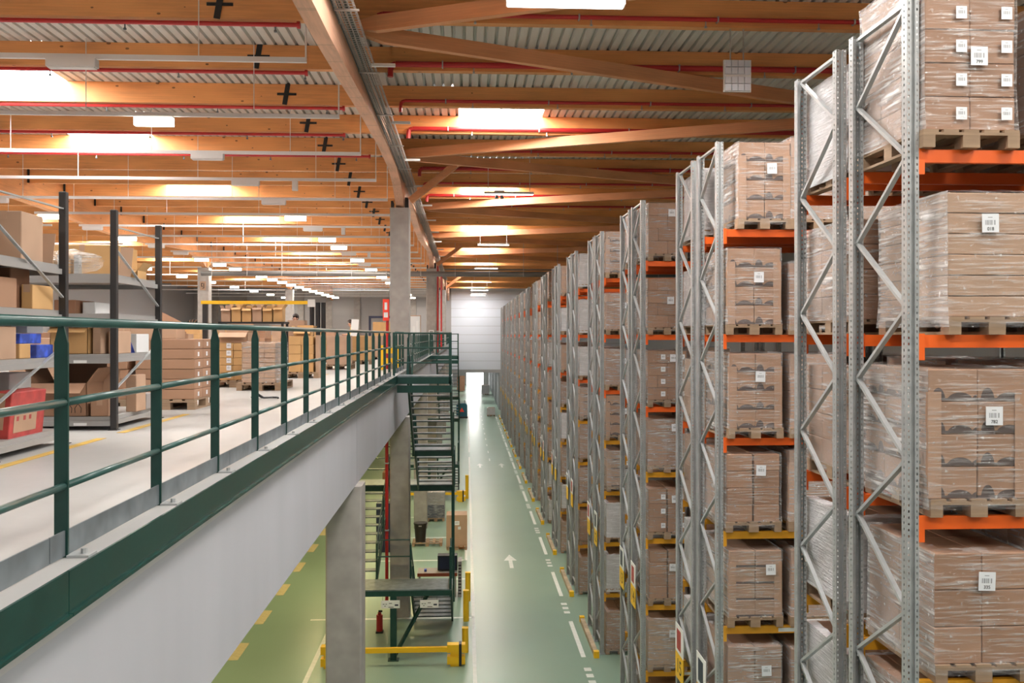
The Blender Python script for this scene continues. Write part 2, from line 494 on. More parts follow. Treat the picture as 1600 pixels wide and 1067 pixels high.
# ground floor with its painted markings
fl = MB().box(-30, 20, -8, 150, -0.2, 0).build('floor', 'floor', kind='structure')
def mark(name, x0, x1, y0, y1, mat='line_white', z=0.0, parent=None):
    return bx(name, fl if parent is None else parent, x0, x1, y0, y1, z + 0.001, z + 0.004, mat)
mark('lane_line', 0.17, 0.27, 18, 62)
mark('lane_line', 0.17, 0.27, 64.5, 98)
for k in range(16):
    y0 = 7.05 + 5.5 * k
    mark('dash_line', 3.02, 3.14, y0 - 0.2, y0 + 2.75)
    for j in range(3):
        mark('short_mark', 2.98, 3.16, y0 + 3.5 + j * 0.42, y0 + 3.72 + j * 0.42)
def floor_arrow(x, y, s=1.0):
    m = MB().prism([(x - 0.07 * s, y), (x + 0.07 * s, y), (x + 0.07 * s, y + 1.1 * s), (x + 0.24 * s, y + 1.1 * s), (x, y + 2.0 * s),
                    (x - 0.24 * s, y + 1.1 * s), (x - 0.07 * s, y + 1.1 * s)], 2, 0.001, 0.004)
    m.build('floor_arrow', 'line_white', fl)
floor_arrow(1.66, 32.4); floor_arrow(0.9, 57.0, 0.9); floor_arrow(2.3, 57.0, 0.9)
for y in range(60, 98, 4): mark('dash_line', 1.55, 1.63, y, y + 1.2)
mark('cross_line', -4.6, 0.22, 26.75, 26.87); mark('cross_line', -3.3, 0.0, 33.6, 33.72); mark('cross_line', -3.0, -0.1, 37.4, 37.5)
mark('cross_line', -3.0, 0.0, 41.6, 41.7); mark('cross_line', -1.6, 0.2, 31.0, 31.1)
mark('bay_line', -3.97, -3.85, 17, 30); mark('bay_line', -0.05, 0.05, 33.6, 38.5)
for k in range(9): mark('dash_mark', -6.22, -5.92, 20.7 + 2.9 * k, 22.0 + 2.9 * k, 'line_beige')

# mezzanine slab, precast edge beams and columns
mz = MB().box(-30, XE, -8, YW, ZM - 0.25, ZM).build('mezzanine_floor', 'mezz', kind='structure')
mz_z = ZM
bx('aisle_line', mz, -3.66, -3.57, 2, 9.1, ZM + 0.001, ZM + 0.004, 'line_yellow')
bx('aisle_line', mz, -3.66, -3.57, 9.6, 11.8, ZM + 0.001, ZM + 0.004, 'line_yellow')
bx('aisle_line', mz, -3.66, -3.57, 17.0, 18.6, ZM + 0.001, ZM + 0.004, 'line_yellow')
bx('aisle_line', mz, -3.66, -3.57, 21.6, 23.6, ZM + 0.001, ZM + 0.004, 'line_yellow')
ys = [-8, 2.6, 14.9, 27.2, 39.5, 51.8, 64.1, 76.4, 88.7, YW]
tr = put('trim_1', None, kind='structure')
for a, b in zip(ys[:-1], ys[1:]):
    bx('edge_beam', tr, -2.25, -1.80, a + 0.006, b - 0.006, H - 2.46, ZM - 0.25, 'concrete')
t2 = put('trim_2', None, kind='structure')
for a, b in zip(range(-8, 100, 6), range(-2, 106, 6)):
    b = min(b, YW)
    m = MB().box(XE, XE + 0.012, a + 0.003, b - 0.003, ZM - 0.19, ZM).box(XE - 0.05, XE, a + 0.003, b - 0.003, ZM - 0.2, ZM - 0.19)
    m.box(XE, XE + 0.03, a + 0.003, b - 0.003, ZM - 0.2, ZM - 0.185)
    m.build('edge_channel', 'green_edge', t2)

def column(x, y, z0, z1, label, shoe=False, w=0.58):
    r = thing('concrete_column', (x, y, z0), label, 'column')
    h = w / 2; c = 0.025
    poly = [(-h + c, -h), (h - c, -h), (h, -h + c), (h, h - c), (h - c, h), (-h + c, h), (-h, h - c), (-h, -h + c)]
    MB().prism(poly, 2, 0, z1 - z0).build('shaft', 'concrete_col', r)
    if shoe:
        MB().box(-0.26, -0.20, -0.29, 0.29, z1 - z0, z1 - z0 + 0.2).box(0.15, 0.26, -0.2, 0.2, z1 - z0, z1 - z0 + 0.32).build('beam_shoe', 'black_steel', r)
    return r
XC = -1.98
for i, y in enumerate((14.9, 27.2, 39.5, 51.8, 64.1, 76.4, 88.7)):
    o = column(XC, y, 0, H - 2.46, 'square grey concrete column carrying the mezzanine edge, %s from the camera' % ORD[i])
    tag(o, group='columns under the mezzanine edge')
up_cols = []
for i, y in enumerate((27.2, 51.8, 76.4)):
    o = column(XC, y, ZM, H + 3.8, ['tall pale concrete column behind the green railing, nearest on the upper floor',
               'pale concrete column with switch box, second along the upper floor edge',
               'third concrete column along the upper floor edge, far away'][i], True)
    up_cols.append(o)
cp = column(-14.85, 51.8, ZM, H + 3.8, 'concrete column with a small plate deep among the cartons, upper floor', False, 0.62)
column(-14.85, 76.4, ZM, H + 3.8, 'far white-lit concrete column behind open cartons on upper floor', False, 0.62)

pl = bx('grid_plate', cp, -0.16, 0.16, -0.33, -0.31, 3.55, 4.05, 'carton_pale')
for x0, x1, z0, z1 in ((-0.1, -0.06, 0.2, 0.4), (-0.1, 0.0, 0.36, 0.4), (-0.1, 0.0, 0.2, 0.24), (0.03, 0.07, 0.12, 0.4), (-0.04, 0.07, 0.1, 0.13)): bx('plate_mark', pl, x0, x1, -0.013, -0.0105, z0, z1, 'ink')
# walls
w = MB().box(-30, -1.65, YW, YW + 0.3, 0, ZD + 0.1).build('wall_back', 'grey_wall', kind='structure')
for x in (-27.6, -24.5, -21.4, -18.3, -15.2, -12.1, -9.0, -5.9, -2.9): bx('pilaster', w, x - 0.35, x + 0.35, YW - 0.25, YW, ZM, ZD, 'concrete_col')
for j in range(6): bx('wall_board', w, -29.5, -1.7, YW - 0.05, YW, ZM + 0.02 + j * 1.05, ZM + 1.05 + j * 1.05, 'grey_wall')
w = put('wall_far', None, kind='structure')
bx('lintel', w, -1.65, 20, YW, YW + 0.3, 4.2, 4.52, 'grey_wall')
for j in range(10):
    z = 4.55 + j * 0.98
    bx('wall_panel', w, -1.65, 20, YW, YW + 0.25, z, min(z + 0.95, ZD + 0.1), 'white_wall')
    bx('panel_joint', w, -1.65, 20, YW + 0.02, YW + 0.25, z - 0.03, z, 'grey_wall')
MB().box(3.75, 20, YW, YW + 0.3, 0, 4.2).build('wall_far_lower', 'grey_wall', kind='structure')
MB().box(20, 20.3, -8, 150, 0, ZD + 0.1).build('wall_right', 'grey_wall', kind='structure')
MB().box(-30.3, -30, -8, YW, 0, ZD + 0.1).build('wall_left', 'grey_wall', kind='structure')
MB().box(-30, 20, -8.3, -8, 0, ZD + 0.1).build('wall_front', 'grey_wall', kind='structure')
# the room beyond the far opening
MB().box(-2.5, -2.2, YW + 0.3, 150, 0, 4.5).build('wall_beyond_left', 'grey_wall', kind='structure')
w = MB().box(3.75, 4.0, YW + 0.3, 150, 0, 4.5).build('wall_beyond_right', 'grey_wall', kind='structure')
for j in range(14): bx('sheet_rib', w, 3.70, 3.75, YW + 1 + j * 3.4, YW + 1.5 + j * 3.4, 0, 4.4, 'galv_dull')
MB().box(-2.2, 3.75, YW + 0.3, 150, 4.5, 4.7).build('ceiling_beyond', 'grey_wall', kind='structure')
w = MB().box(-2.2, 0.1, 149.7, 150, 0, 4.5).box(2.9, 3.75, 149.7, 150, 0, 4.5).box(0.1, 2.9, 149.7, 150, 3.6, 4.5).build('wall_end', 'grey_wall', kind='structure')
d = MB().box(0.1, 2.9, 149.9, 149.95, 0, 3.6).build('door_1', 'daylight', kind='structure')

# ------------------------------------------------------------------ the roof
PY = [17.45 + 2.7 * k for k in range(-9, 31)]
ce = put('ceiling', None, kind='structure')
sky = []        # (x0, x1, bay start)
for k in range(-1, 8): sky.append((-0.2, 1.95, 20.15 + 10.8 * k))
for y in (-1.45, 6.65, 17.45, 22.85, 30.95, 39.05, 47.15, 55.25, 63.35, 71.45, 79.55): sky.append((-11.0, -8.7, y))
for y in (-1.45, 6.65): sky.append((11.5, 13.7, y))  # skylights added out of view for light on the racks
for k in range(0, 7): sky.append((-21.5, -19.3, 17.45 + 10.8 * k))  # unseen row of skylights added to even out the lighting
P = 0.2
def deck_strip(mb, x0, x1, y0, y1):
    n = int(round((x1 - x0) / P))
    for i in range(n):
        x = x0 + i * (x1 - x0) / n; q = (x1 - x0) / n
        xs = [(x, 0), (x + q * 0.66, 0), (x + q * 0.76, 0.07), (x + q * 0.9, 0.07), (x + q, 0)]
        for (a, za), (b, zb) in zip(xs[:-1], xs[1:]):
            mb._add([(a, y0, ZD + za), (b, y0, ZD + zb), (b, y1, ZD + zb), (a, y1, ZD + za)], [(0, 1, 2, 3)])
mb = MB()
yy = [-8.3] + PY + [YW + 0.3]
for a, b in zip(yy[:-1], yy[1:]):
    cuts = sorted([(s0, s1) for s0, s1, sy in sky if abs(sy - a) < 0.05])
    x = -30.2
    for s0, s1 in cuts:
        deck_strip(mb, x, s0, a, b); x = s1
    deck_strip(mb, x, 20.2, a, b)
o = mb.build('deck_sheet', 'deck', ce)
bx('roof_cover', ce, -30.3, 20.3, -8.3, YW + 0.3, ZD + 0.45, ZD + 0.55, 'grey_wall')
for i, (x0, x1, y) in enumerate(sky):
    wn = put('window_%d' % (i + 1), None, loc=((x0 + x1) / 2, y + 1.35, ZD), kind='structure')
    hw = (x1 - x0) / 2; hl = 1.35
    MB().box(-hw, -hw + 0.02, -hl, hl, 0, 0.3).box(hw - 0.02, hw, -hl, hl, 0, 0.3).box(-hw, hw, -hl, -hl + 0.02, 0, 0.3).box(-hw, hw, hl - 0.02, hl, 0, 0.3).build('window_frame', 'white', wn)
    for j in (0, 1):
        MB().box(-hw + 0.03 + j * hw, -0.03 + j * hw, -hl + 0.03, hl - 0.03, 0.06, 0.09).build('pane', 'pane', wn)

pur = None
splice = MB().bar((0.02, -0.015, 0.47), (-0.06, -0.015, -0.01), 0.10, 0.02, up=(0, 1, 0)).box(-0.22, 0.2, -0.02, -0.005, 0.2, 0.25).mesh('splice_plate', 'black_steel')
hanger = MB().box(-0.03, 0.03, 0.1, 0.14, 0.0, 0.45).mesh('hanger_plate', 'black_steel')
pme = MB().box(-30.0, 20, -0.08, 0.08, 0, 0.448).mesh('purlin', 'wood_x')
for y in PY:
    o = put('purlin', pme, ce, (0, y, ZP))
    if y > 9:
        put('splice_plate', splice, o, (-3.95, -0.082, 0))
        if y > 22: put('hanger_plate', hanger, o, (-14.66, -0.22, 0))

def beam_profile(name, x, w, spans, prof, ztop, labels, mat='wood_y'):
    for (a, b), pf, lb in zip(spans, prof, labels):
        r = thing(name, (x, a, 0), lb, 'beam', 'laminated main beams of the roof')
        pts = [(t * (b - a), H + z) for t, z in pf] + [(b - a, ztop), (0, ztop)]
        MB().prism(pts, 0, -w / 2, w / 2).build('timber', mat, r)
    return
P1 = [(0.004, 3.8), (.1, 4.3), (.3, 4.02), (.4, 4.08), (.5, 4.2), (.63, 4.38), (.76, 4.5), (.88, 4.5), (.94, 4.3), (.996, 3.82)]
P2 = [(0.004, 3.82), (.05, 4.25), (.12, 4.5), (.25, 4.42), (.38, 4.25), (.5, 4.18), (.62, 4.25), (.75, 4.42), (.88, 4.5), (.95, 4.25), (.996, 3.82)]
beam_profile('glulam_beam', XC, 0.24, [(2.6, 27.2), (27.2, 51.8), (51.8, 76.4), (76.4, 100.4)], [P1, P2, P2, P2], ZP,
             ['pale laminated timber beam bellying overhead beside the wire cable tray',
              'laminated timber beam running on behind the nearest tall concrete column',
              'third laminated timber beam in line along the aisle edge', 'farthest laminated timber beam along the aisle edge'])
beam_profile('glulam_beam', -14.85, 0.26, [(2.6, 27.2), (27.2, 51.8), (51.8, 76.4), (76.4, 100.4)], [P2, P2, P2, P2], ZD - 0.01,
             ['deep orange timber beam at far left above the black shelving, nearest span',
              'deep orange timber beam with black hangers behind the shelving, left background',
              'deep timber beam between the two far columns of the upper floor', 'deep bellied timber beam by the far grey wall'], 'wood_y2')

# flat wind bracing right of the aisle beam
bi = 0
for yn in (14.65, 24.8, 34.95, 45.1, 55.25):
    for sgn in (-1, 1):
        L = 12.0
        r = thing('bracing_timber', (XC + 0.13, yn, H + 4.95),
                  'slanting laminated roof brace over the aisle, running %s from the %s node' % ('nearer' if sgn < 0 else 'away', ORD[bi // 2]), 'beam', 'roof wind braces')
        bi += 1
        e = Vector((L, sgn * 0.42 * L, 0))
        z = 0.0 if sgn > 0 else 0.0
        d = e.normalized()
        ln = e.length
        o = MB().prism([(0, -0.02), (0.5, -0.125), (ln, -0.125), (ln, 0.125), (0.5, 0.125), (0, 0.04)], 1, -0.065, 0.065).build('timber', 'wood_b', r)
        o.rotation_euler = (0, 0, math.atan2(d.y, d.x))
        o.location = (d.y * 0.08 * (1 if sgn > 0 else 1), 0.09 * sgn, 0)
        MB().box(-0.03, 0.12, -0.02, 0.02, -0.1, 0.1).build('steel_shoe', 'black_steel', r, (0, 0.09 * sgn, 0))
for i, y in enumerate((26.9, 51.5, 76.1)):
    r = thing('knee_brace', (XC + 0.3, y, H + 3.75), 'short timber knee brace rising from the %s upper column to a purlin' % ['nearest', 'second', 'third'][i], 'beam', 'knee braces at upper columns')
    MB().bar((0.02, 0, 0.25), (1.45, -0.25, 1.36), 0.14, 0.2).build('timber', 'wood_b', r)

# wire cable tray with cables beside the beam
r = thing('cable_tray', (-1.69, 2.6, H + 4.55), 'galvanised wire cable tray full of cables hung beside the timber beam', 'cable tray')
grid = MB()
Lt = 72.0
for x in (-0.13, -0.065, 0, 0.065, 0.13): grid.box(x - 0.004, x + 0.004, 0, Lt, 0, 0.008)
for x in (-0.135, 0.135):
    for z in (0.03, 0.06): grid.box(x - 0.004, x + 0.004, 0, Lt, z, z + 0.008)
n = int(Lt / 0.1)
for i in range(n):
    y = i * 0.1
    grid.box(-0.135, 0.135, y, y + 0.007, -0.006, 0.002)
    grid.box(-0.139, -0.131, y, y + 0.007, 0, 0.066); grid.box(0.131, 0.139, y, y + 0.007, 0, 0.066)
grid.build('wire_grid', 'wire', r, kind='stuff')
for j in range(7):
    x = -0.11 + j * 0.03
    pts = []
    for i in range(0, 61):
        pts.append((x + 0.012 * math.sin(i * 1.3 + j), i * 1.2, 0.022 + 0.012 * (j % 2) + 0.006 * math.sin(i * 0.7 + j * 2)))
    MB().path(pts, 0.013, 5).build('cable', 'cables' if j % 3 else 'wire', r)
for i in range(24):
    y = 1.0 + i * 3.0
    MB().box(-0.16, 0.2, -0.02, 0.02, -0.03, -0.008).box(-0.16, -0.14, -0.02, 0.02, -0.03, 0.16).build('bracket', 'wire', r, (0, y, 0))
for i in range(10):
    MB().box(0.1, 0.5, -0.03, 0.03, -0.05, 0.0).build('arm', 'white', r, (0, 12.6 + i * 4.1, 0.02))
# thin conduit on the beam's face
r = thing('conduit', (XC + 0.14, 2.6, H + 4.55), 'thin paired conduit clipped along the side of the aisle timber beam', 'conduit')
for dz in (0.0, 0.03):
    MB().tube((0, 0.5, dz), (0, 24.4, dz - 0.0), 0.008, 6).build('tube', 'galv_dull', r)
for i in range(10): MB().box(-0.02, 0.012, -0.01, 0.01, -0.01, 0.1).build('clip', 'wire', r, (0, 1 + i * 2.4, 0))

# red sprinkler pipes
pi = 0
for i, y in enumerate(PY):
    if y < 9 or y > 60: continue
    near = 'sprinkler pipes under the roof'
    k = int(round((y - 12.05) / 2.7))
    endx = -2.75 if k % 2 else -3.1
    if y > 38: continue
    r = thing('sprinkler_pipe', (-14.7, y + 0.02, ZP - 0.05), 'red sprinkler pipe under the %s visible purlin, left of the aisle beam' % ORD[k + 1], 'pipe', near)
    if y > 27: bpy.data.objects.remove(r)
    else:
     MB().tube((0, 0, 0), (14.7 + endx, 0, 0), 0.036, 10).build('tube', 'red', r, smooth=False)
     MB().tube((14.7 + endx, 0, 0), (14.7 + endx + 0.05, 0, 0), 0.06, 10).build('end_cap', 'red', r)
     for j in range(5):
        MB().tube((0, 0, -0.035), (0, 0, -0.10), 0.012, 6).tube((-0.02, 0, -0.11), (0.02, 0, -0.11), 0.02, 6).build('sprinkler_head', 'galv_dull', r, (2.0 + j * 2.4, 0, 0))
    r = thing('sprinkler_pipe', (-1.35, y - 0.15, ZP + 0.1), 'red sprinkler pipe along the %s visible purlin, right of the cable tray' % ORD[k + 1], 'pipe', near)
    rad = 0.055 if k % 2 == 0 else 0.036
    MB().tube((0, 0, 0), (20, 0, 0), rad, 10).path([(0, 0, 0), (-0.08, 0, -0.03), (-0.1, 0, -0.12), (-0.1, 0, -0.25)], rad, 8).build('tube', 'red', r)
    for j in range(4):
        MB().tube((0, 0, -rad), (0, 0, -rad - 0.08), 0.01, 6).tube((-0.02, 0, -rad - 0.09), (0.02, 0, -rad - 0.09), 0.018, 6).build('sprinkler_head', 'galv', r, (1.5 + j * 1.9, -0.0, 0))
        MB().box(-0.012, 0.012, -rad - 0.008, 0.07, -rad - 0.006, rad + 0.006).build('pipe_clip', 'galv', r, (0.9 + j * 2.3, 0, 0))

# grey duct crossing the hall
r = thing('duct_pipe', (-14.5, 50.0, H + 3.38), 'thick grey duct pipe crossing the whole hall below the roof', 'pipe')
MB().tube((0, 0, 0), (34.6, 0, 0), 0.15, 14).build('duct', 'pipe_grey', r, smooth=True)
MB().tube((13.3, 0, 0.25), (34.6, 0, 0.25), 0.04, 8).build('service_pipe', 'pipe_grey', r)
for i in range(15): MB().tube((0, -0.01, -0.155), (0, -0.01, 1.72), 0.012, 6).build('hanger_rod', 'wire', r, (0.6 + i * 1.9, -0.155, 0))

# ------------------------------------------------------------------ luminaires
def area(parent, loc, sx, sy, power, col, rot=(0, 0, 0)):
    l = bpy.data.lights.new('lamp_light', 'AREA'); l.shape = 'RECTANGLE'; l.size = sx; l.size_y = sy; l.energy = power; l.color = col
    o = bpy.data.objects.new('lamp_light', l); C.objects.link(o); o.parent = parent; o.location = loc; o.rotation_euler = rot
    return o
WARM = (1.0, 0.91, 0.79)
rail_me = MB().box(-12.2, 0, -0.03, 0.03, 0, 0.075).mesh('rail', 'white')
drop_me = MB().box(-0.006, 0.006, -0.006, 0.006, 0, 1.38).mesh('drop_rod', 'white')
end_me = MB().box(-0.022, 0.0, -0.02, 0.02, 0.05, 1.42).mesh('end_riser', 'white')
hous_me = MB().box(-0.36, 0.36, -0.075, 0.075, -0.12, 0.0).mesh('housing', 'white')
hous2_me = MB().box(-0.36, 0.36, -0.06, 0.06, -0.03, 0.0).mesh('housing', 'white')
lens_me = MB().box(-0.35, 0.35, -0.075, 0.075, -0.175, -0.031).mesh('lens', 'lens')
lensoff_me = MB().box(-0.34, 0.34, -0.06, 0.06, -0.14, -0.121).mesh('lens', 'white')
ballast_me = MB().box(-0.07, 0.07, -0.06, 0.06, -0.26, 0).mesh('loudspeaker', 'white')
LIT = (-1, 1, 5, 7, 8)
for k in range(-2, 25):
    y = 13.65 + 3.5 * k
    r = thing('light_rail', (-2.4, y, H + 4.1), 'white lighting rail hung under the roof, %s in the row from the camera' % ORD[k + 2], 'light rail', 'white lighting rails over the upper floor')
    put('rail', rail_me, r); put('end_riser', end_me, r)
    for j in range(4): put('drop_rod', drop_me, r, (-1.6 - j * 3.1, 0, 0.07))
    if k in (3, 6, 9, 13): put('loudspeaker', ballast_me, r, (-2.0 - 0.05 * k, 0, 0))
    for x, nm in ((-5.85, 'inner'), (-14.1, 'outer')):
        lit = (k in LIT or (k >= 8 and k % 2 == 0)) if nm == 'inner' else (k >= 5 and k not in (6, 8, 9))
        f = thing('rail_lamp', (x, y, H + 4.1), '%s ceiling lamp under the %s lighting rail, %s line' % ('glowing' if lit else 'white housed', ORD[k + 2], nm), 'lamp', 'lamps under the lighting rails')
        put('housing', hous2_me if lit else hous_me, f)
        put('lens', lens_me if lit else lensoff_me, f)
        if lit: area(f, (0, 0, -0.19), 0.66, 0.13, LED_W * (1.6 if k < 2 else 1.3) * (1 if nm == 'inner' else 0.5), WARM)

# outer part of the upper hall, left of the deep beam
for k in range(4, 25, 2):
    y = 13.65 + 3.5 * k
    r = thing('light_rail', (-15.6, y, H + 4.1), 'white lighting rail left of the deep beam, %s in its row' % ORD[(k - 4) // 2], 'light rail', 'white lighting rails over the outer hall')
    put('rail', rail_me, r); 
    for j in range(4): put('drop_rod', drop_me, r, (-1.6 - j * 3.1, 0, 0.07))
    f = thing('rail_lamp', (-19.5, y, H + 4.1), 'glowing ceiling lamp left of the deep beam, %s in its row' % ORD[(k - 4) // 2], 'lamp', 'lamps of the outer hall')
    put('housing', hous2_me, f); put('lens', lens_me, f)
    area(f, (0, 0, -0.19), 0.66, 0.13, LED_W * 1.6, WARM)

# aisle luminaires on wires
def aisle_lamp(x, y, z, ln, power, label, wires=1.2, col=(1.0, 0.95, 0.88)):
    r = thing('aisle_lamp', (x, y, z), label, 'lamp', 'hanging aisle lamps')
    MB().box(-ln / 2, ln / 2, -0.09, 0.09, 0.0, 0.07).build('housing', 'white', r)
    MB().box(-ln / 2 + 0.02, ln / 2 - 0.02, -0.07, 0.07, -0.012, 0.0).build('lens', 'lens_cool', r)
    for s in (-1, 1): MB().tube((s * ln * 0.42, 0, 0.07), (s * ln * 0.42, 0, 0.07 + wires), 0.008, 5).build('suspension_wire', 'white', r)
    area(r, (0, 0, -0.02), ln, 0.14, power, col)
    return r
for i, (y, ln) in enumerate(((-4.0, 1.5), (1.5, 1.5), (6.0, 1.5), (11.65, 1.55), (27.1, 1.5), (42.5, 1.5), (57.5, 1.5), (72.5, 1.5), (86.0, 1.7), (93.0, 1.6), (97.5, 1.6))):
    aisle_lamp(1.3, y, H + 4.25 if y > 12 else H + 4.3, ln, LED_W * (2.0 if y < 20 else 1.8 if y < 80 else 0.9), 'slim white aisle lamp on wires, %s along the green aisle' % ORD[i], 1.22 if y > 12 else 1.17)
# lamps added out of view over the near rack alleys to brighten the fronts
for i, (x, y) in enumerate(((5.5, 4.8), (9.5, 4.8), (5.5, -1.0), (9.5, -1.0), (5.2, 10.9), (9.5, 10.9))):
    aisle_lamp(x, y, H + 4.6, 1.5, LED_W * (2.0 if y < 9 else 1.0), 'added unseen fill lamp above the pallet racks, %s of its set' % ORD[i], 0.87)
# lamps under the mezzanine
for i, (x, y) in enumerate(((-6.2, 14), (-6.2, 22), (-6.2, 30), (-6.2, 40), (-6.2, 52), (-6.2, 66), (-6.2, 82), (-13, 24), (-13, 40), (-3.0, 31.5), (-3.0, 46.0))):
    r = thing('soffit_lamp', (x, y, ZM - 0.25 - 0.6), 'warm tube lamp under the mezzanine floor, %s of its set' % ORD[i], 'lamp', 'lamps under the mezzanine')
    MB().box(-0.7, 0.7, -0.08, 0.08, 0.0, 0.08).build('housing', 'white', r)
    MB().box(-0.68, 0.68, -0.06, 0.06, -0.02, 0.0).build('lens', 'lens', r)
    MB().box(-0.5, -0.48, -0.01, 0.01, 0.08, 0.6).box(0.48, 0.5, -0.01, 0.01, 0.08, 0.6).build('drop_rod', 'white', r)
    area(r, (0, 0, -0.03), 1.3, 0.12, LED_W * 2.2, (1.0, 0.80, 0.36))
for i, y in enumerate((106.0, 118.0, 130.0, 142.0)):  # fill lamps added inside the passage to brighten the far opening
    r = thing('passage_fill_lamp', (1.0, y, 4.2), 'added fill lamp under the low ceiling of the far passage, %s inside' % ORD[i], 'lamp', 'added fill lamps of the far passage')
    MB().box(-0.7, 0.7, -0.08, 0.08, 0.0, 0.3).build('housing', 'white', r); MB().box(-0.68, 0.68, -0.06, 0.06, -0.02, 0.0).build('lens', 'lens_cool', r)
    area(r, (0, 0, -0.03), 1.3, 0.12, LED_W * 3, (1.0, 0.96, 0.92))
# gridded panel hung over the racks
r = thing('gridded_panel', (4.52, 14.72, H + 4.05), 'square white gridded panel hanging on two rods above the racks', 'hanging panel')
MB().box(-0.23, 0.23, 0.0, 0.05, 0, 0.53).build('back_plate', 'white', r)
for i in range(4):
    for j in range(4):
        MB().box(-0.215 + i * 0.109, -0.215 + i * 0.109 + 0.1, -0.03, 0.0, 0.015 + j * 0.12 + (0.035 if j > 1 else 0), 0.015 + j * 0.12 + 0.108 + (0.035 if j > 1 else 0)).build('panel_cell', 'white_wall', r)
for x in (-0.115, 0.105): MB().tube((x, 0.025, 0.53), (x, 0.025, 1.05), 0.012, 6).build('rod', 'wire', r)
r = thing('twin_floodlight', (1.15, 30.95, H + 4.85), 'grey twin floodlight unit below the second aisle skylight', 'floodlight')
MB().box(-0.17, 0.17, -0.1, 0.1, 0.0, 0.12).build('bracket_box', 'galv_dull', r)
for s in (-1, 1): MB().tube((s * 0.09, 0, 0), (s * 0.09, 0, -0.15), 0.04, 10, 0.075).build('lamp_head', 'galv_dull', r)
MB().tube((0, 0, 0.12), (0, 0, 0.25), 0.012, 6).build('rod', 'wire', r)

# ------------------------------------------------------------------ green railing along the mezzanine edge
XR = -1.87
post_poly = [(-0.031, 0), (0.031, 0), (0.031, 0.99), (0.012, 1.07), (-0.012, 1.07), (-0.031, 0.99)]
post_me = MB().prism(post_poly, 0, -0.006, 0.006).mesh('post', 'green')
post_me2 = MB().prism(post_poly, 1, -0.007, 0.007).mesh('post', 'green')
foot_me = MB().box(0.0, 0.10, -0.05, 0.05, 0.0, 0.012).tube((0.06, 0, 0.012), (0.06, 0, 0.035), 0.014, 6).mesh('foot_plate', 'galv')
def railing(y0, y1, first, label, step=1.27):
    r = thing('guard_railing', (XR, y0, ZM), label, 'railing', 'green guard railings of the mezzanine')
    L = y1 - y0
    MB().tube((0, 0, 1.09), (0, L, 1.09), 0.024, 12).build('top_rail', 'green_rail', r, smooth=True)
    y = first - y0
    ps = []
    while y < L + 0.01:
        p = put('post', post_me2, r, (0, y, 0.0)); ps.append(y)
        put('foot_plate', foot_me, p, (0.03, 0.03, 0.0))
        y += step
    seg = [0] + ps + [L]
    for z, rr in ((0.717, 0.019), (0.33, 0.017)):
        for a, b in zip(seg[:-1], seg[1:]):
            if b - a > 0.05: MB().tube((0.012, a + 0.02, z), (0.012, b + 0.012, z), rr, 10).build('mid_rail', 'green_rail', r, smooth=True)
    n = max(1, int(L / 3.0))
    for i in range(n):
        MB().box(0.012, 0.02, i * L / n + 0.004, (i + 1) * L / n - 0.004, 0.008, 0.125).build('kick_plate', 'galv_dull', r)
    return r
railing(-2.0, 22.35, 4.25 - 1.27 * 4, 'long dark green railing with grey kick plate in the left foreground')
railing(23.9, 44.8, 24.2, 'green railing running on beyond the first stair landing')
railing(46.3, 98.0, 46.5, 'farthest green railing beyond the second stair landing', 1.4)

